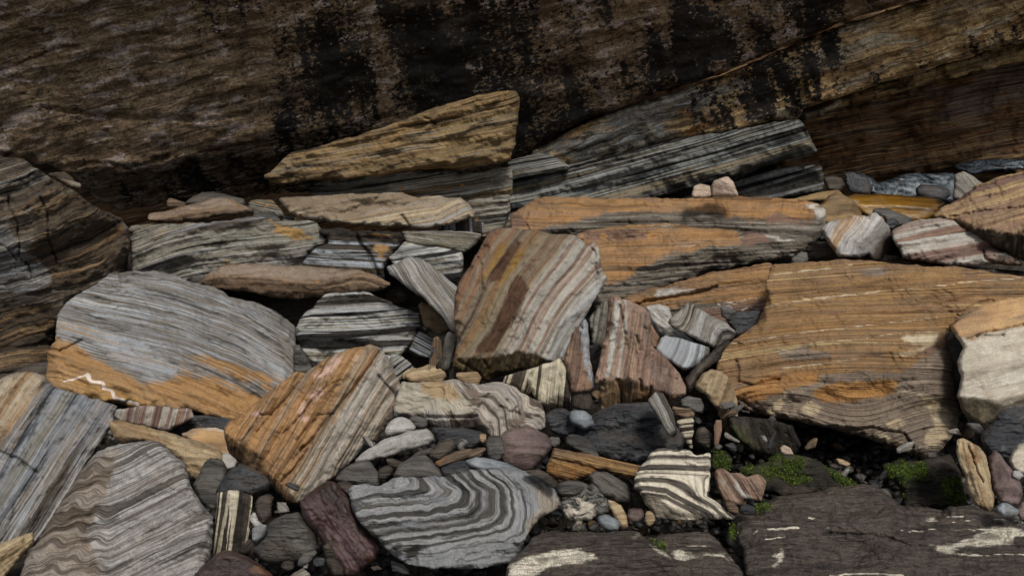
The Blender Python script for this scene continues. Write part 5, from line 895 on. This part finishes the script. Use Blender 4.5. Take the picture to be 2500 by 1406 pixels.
# ------------------------------------------------------------------ water, gravel, moss
g = G('stream_water')
Vp = g.attr('strata')
nf_ = g.noise(g.vmul(Vp, (3.0, 1.0, 1.0)), 2.2, 5.0, .7, .6)
g.put(g.b, "Base Color", g.ramp(nf_, [(.38, C('0d1114')), (.52, C('46525a')), (.70, C('8d959c'))]))
g.put(g.b, "Roughness", 0.18); g.b.inputs["Specular IOR Level"].default_value = .6
bp = g.n("ShaderNodeBump"); g.put(bp, "Height", nf_); g.put(bp, "Strength", .8); g.put(bp, "Distance", .03); g.put(g.b, "Normal", bp.outputs[0])
MAT['stream_water'] = g.m
rock('stream', '', 'c7 1340,70 1380,55 1450,90 1500,130 1560,120 1650,75 1760,65 1900,70 2030,60 2060,110 2060,240 1990,270 1700,240 1500,225 1400,180', 'stream_water', D=6.1, tilt=50, st=(12, 0), kind='structure', T=.2, lump=12, r=14)
rock('stream', '', 'c3 2150,800 2300,780 2500,775 2700,770 2700,830 2500,828 2380,830 2250,850 2170,830', 'stream_water', D=6.7, tilt=60, st=(-5, 0), kind='structure', T=.1, lump=6)

def blob_verts():
    import bmesh
    bm = bmesh.new(); bmesh.ops.create_icosphere(bm, subdivisions=2, radius=1.0)
    v = np.array([q.co[:] for q in bm.verts]); f = np.array([[l.index for l in p.verts] for p in bm.faces]); bm.free()
    return v, f
BV, BF = blob_verts()

g = G('gravel_mix')
geo = g.n("ShaderNodeNewGeometry")
rv = geo.outputs["Random Per Island"]
c0 = g.ramp(rv, [(0, C('1f1d1b')), (.25, C('35322f')), (.45, C('26292c')), (.6, C('4a4138')), (.75, C('2d2420')), (.88, C('5a5853')), (.97, C('6d5336'))], 'CONSTANT')
tx_ = g.n("ShaderNodeTexCoord")
gn_ = g.noise(tx_.outputs["Object"], 60.0, 4.0, .7)
g.put(g.b, "Base Color", g.mix(1.0, c0, g.math('ADD', .4, g.math('MULTIPLY', gn_, 1.1)), 'MULTIPLY'))
g.put(g.b, "Roughness", .6)
bp = g.n("ShaderNodeBump"); g.put(bp, "Height", gn_); g.put(bp, "Strength", .6); g.put(bp, "Distance", .006); g.put(g.b, "Normal", bp.outputs[0])
MAT['gravel_mix'] = g.m

def scatter(name, label, cat, mat, pts, sizes, seed=1, flat=.6):
    rg = np.random.RandomState(seed)
    n = len(pts)
    VV, FF = [], []
    for i in range(n):
        v = BV.copy()
        r = 1 + .55 * fbm(v[:, 0] * 1.3 + i * 3.1, v[:, 1] * 1.3 + v[:, 2] * 1.7 + i, i, 2) * 2
        v = v * r[:, None] * np.array([rg.uniform(.7, 1.4), rg.uniform(.7, 1.2), flat * rg.uniform(.6, 1.2)])
        for _ in range(7):                      # split planes
            d = rg.normal(size=3); d /= np.linalg.norm(d); h = v @ d; m = h > .5
            v[m] -= np.outer(h[m] - .5, d)
        a, b = rg.uniform(0, 6.28), rg.uniform(-.6, .6)
        Rz = np.array([[math.cos(a), -math.sin(a), 0], [math.sin(a), math.cos(a), 0], [0, 0, 1]])
        Rx = np.array([[1, 0, 0], [0, math.cos(b), -math.sin(b)], [0, math.sin(b), math.cos(b)]])
        VV.append((v * sizes[i]) @ (Rz @ Rx).T + pts[i]); FF.append(BF + i * len(BV))
    o = mesh_object(name, np.concatenate(VV), np.concatenate(FF), MAT[mat], smooth=True)
    o['kind'] = 'stuff'; o['label'] = label; o['category'] = cat
    return o

rg = np.random.RandomState(9)
px, py, sz, dd = [], [], [], []
def zone(poly, n, s0, s1, dz):
    poly = P(poly); mn, mx = poly.min(0), poly.max(0); k = 0
    while k < n:
        x, y = mn + rg.rand(2) * (mx - mn)
        if inside(poly, np.array([x]), np.array([y]))[0]:
            px.append(x); py.append(y); sz.append(rg.uniform(s0, s1)); dd.append(dz); k += 1
zone('f -100,860 400,860 1000,760 1700,720 2600,1000 2600,1500 -100,1500', 2600, .012, .040, .02)
zone('f 300,560 2600,560 2600,1000 1000,760 400,860', 700, .02, .06, .15)
zone('f 1840,1010 2100,1060 2330,1110 2340,1230 2200,1230 1900,1180', 420, .010, .034, -.10)
zone('f 1330,1040 1860,1040 1900,1300 1230,1300 1240,1200', 420, .008, .026, -.10)
zone('f 560,1150 760,1220 960,1400 1240,1400 1240,1500 560,1500 600,1300', 420, .008, .026, -.06)
zone('f 840,1060 1350,1060 1350,1180 840,1180', 260, .008, .024, -.06)
zone('f 1640,990 1900,1030 1880,1120 1680,1120', 160, .008, .026, -.12)
# angular shards wedged in the gaps
rg2 = np.random.RandomState(31)
for i, (gx0, gy0, gx1, gy1, nn) in enumerate([(850, 1070, 1340, 1170, 17), (1330, 1150, 1420, 1310, 6), (590, 1180, 760, 1400, 10), (1640, 980, 1900, 1110, 13), (1000, 850, 1100, 900, 3), (1540, 1230, 1800, 1300, 5), (2320, 1040, 2500, 1240, 5), (900, 1360, 1260, 1406, 6), (1850, 1080, 2330, 1220, 12)]):
    for _ in range(nn):
        cx_, cy_ = rg2.uniform(gx0, gx1), rg2.uniform(gy0, gy1)
        L_, W_, an = rg2.uniform(16, 38), rg2.uniform(7, 16), rg2.uniform(-1.2, 1.2)
        th = np.sort(rg2.rand(6)) * 6.28 + .3
        e_ = np.stack([np.cos(th) * L_ * rg2.uniform(.75, 1.15, 6), np.sin(th) * W_ * rg2.uniform(.75, 1.2, 6)], 1)
        ca_, sa_ = math.cos(an), math.sin(an)
        pl_ = np.stack([cx_ + e_[:, 0] * ca_ - e_[:, 1] * sa_, cy_ + e_[:, 0] * sa_ + e_[:, 1] * ca_], 1)
        rock('shard', 'small angular shard wedged in the dark gaps between the larger stones', pl_, ['slate_grey', 'dark_brown', 'dark_wet', 'brown_slab', 'grey_fold', 'slate_grey'][rg2.randint(6)],
             D=2.92 - (cy_ - 1100) * .002 + rg2.uniform(-.06, .1) + (.25 if gx0 == 1850 else 0), tilt=rg2.uniform(15, 60), yaw=rg2.uniform(-25, 25), st=(math.degrees(an), 0), T=.05, facet=2, r=4, rough=1.5, tscale=1.5,
             cat='rock shard', group='small shards in the gaps')
px = np.array(px); py = np.array(py); sz = np.array(sz); dd = np.array(dd)
pt = world_pt(px, py, bed_depth(px, py) + dd - .05 - rg.rand(len(px)) * .06)
scatter('gravel', 'dark mixed gravel filling the gaps between the slabs', 'gravel', 'gravel_mix', pt, sz, 3)

g = G('moss_green')
geo = g.n("ShaderNodeNewGeometry")
g.put(g.b, "Base Color", g.ramp(geo.outputs["Random Per Island"], [(0, C('1c2608')), (.4, C('33430c')), (.75, C('5f7a16')), (1, C('86a024'))]))
g.put(g.b, "Roughness", .8); g.b.inputs["Subsurface Weight"].default_value = 0.0
MAT['moss_green'] = g.m
def moss(keys, polys, n, seed, extra=()):
    rg = np.random.RandomState(seed)
    base, nrm = [], []
    for k, pl in zip(keys, polys):
        x, y, V, de = DEPTH[k]
        m = np.zeros(len(x), bool)
        for q in pl: m |= inside(P(q), x, y)
        m &= (fbm(x / 18, y / 18, 77, 4, .7) > .0)
        idx = np.nonzero(m)[0]
        base.append(V[rg.choice(idx, n)])
    base = np.concatenate(base + [np.asarray(e).reshape(-1, 3) for e in extra])
    base = base + rg.normal(size=base.shape) * .004
    N = len(base)
    # a tuft is a small folded pair of leaves
    d = rg.normal(size=(N, 3)); d[:, 2] = np.abs(d[:, 2]) + .5; d[:, 1] -= .5; d /= np.linalg.norm(d, axis=1)[:, None]
    s = rg.uniform(.0018, .0045, N)[:, None]
    t = np.cross(d, rg.normal(size=(N, 3))); t /= np.linalg.norm(t, axis=1)[:, None]
    b = np.cross(d, t)
    V = np.stack([base - t * s * .45, base + t * s * .45, base + d * s * 1.3, base + b * s * .45, base + d * s * .2 - b * s * .4], 1).reshape(-1, 3)
    i = np.arange(N)[:, None] * 5
    Fq = np.concatenate([i + np.array([0, 1, 2]), i + np.array([3, 4, 2]), i + np.array([0, 3, 2])])
    o = mesh_object('moss', V, Fq, MAT['moss_green'], smooth=False)
    o['kind'] = 'stuff'; o['label'] = 'bright green moss growing on the dark rocks below the great slab'; o['category'] = 'moss'
def patch(poly, n, D, jit=.01, seed=5):
    rg = np.random.RandomState(seed); poly = P(poly); mn, mx = poly.min(0), poly.max(0)
    p = mn + rg.rand(n * 4, 2) * (mx - mn); p = p[inside(poly, p[:, 0], p[:, 1])][:n]
    return world_pt(p[:, 0], p[:, 1], D + rg.rand(len(p)) * jit + 0 * p[:, 0])
moss(['moss_a', 'moss_b'], [['d8 20,620 60,580 240,520 300,480 480,480 500,560 470,640 560,690 400,720 300,640 200,700 130,680', 'd8 640,580 740,620 905,725 800,730 720,660'],
     ['d8 1100,540 1400,520 1430,620 1300,720 1260,860 1180,760', 'd8 1540,680 1660,660 1720,830 1650,870 1560,800']], 10000, 4,
     extra=[patch('d7 1700,200 1790,240 1860,330 1850,400 1700,390', 900, 2.72), patch('d8 130,880 220,850 260,900 130,925', 500, 2.36), patch('d7 1110,1085 1200,1080 1255,1110 1250,1170 1180,1130', 350, 2.2), patch('d7 1860,960 1890,900 1890,1060 1850,1050', 300, 2.25)])
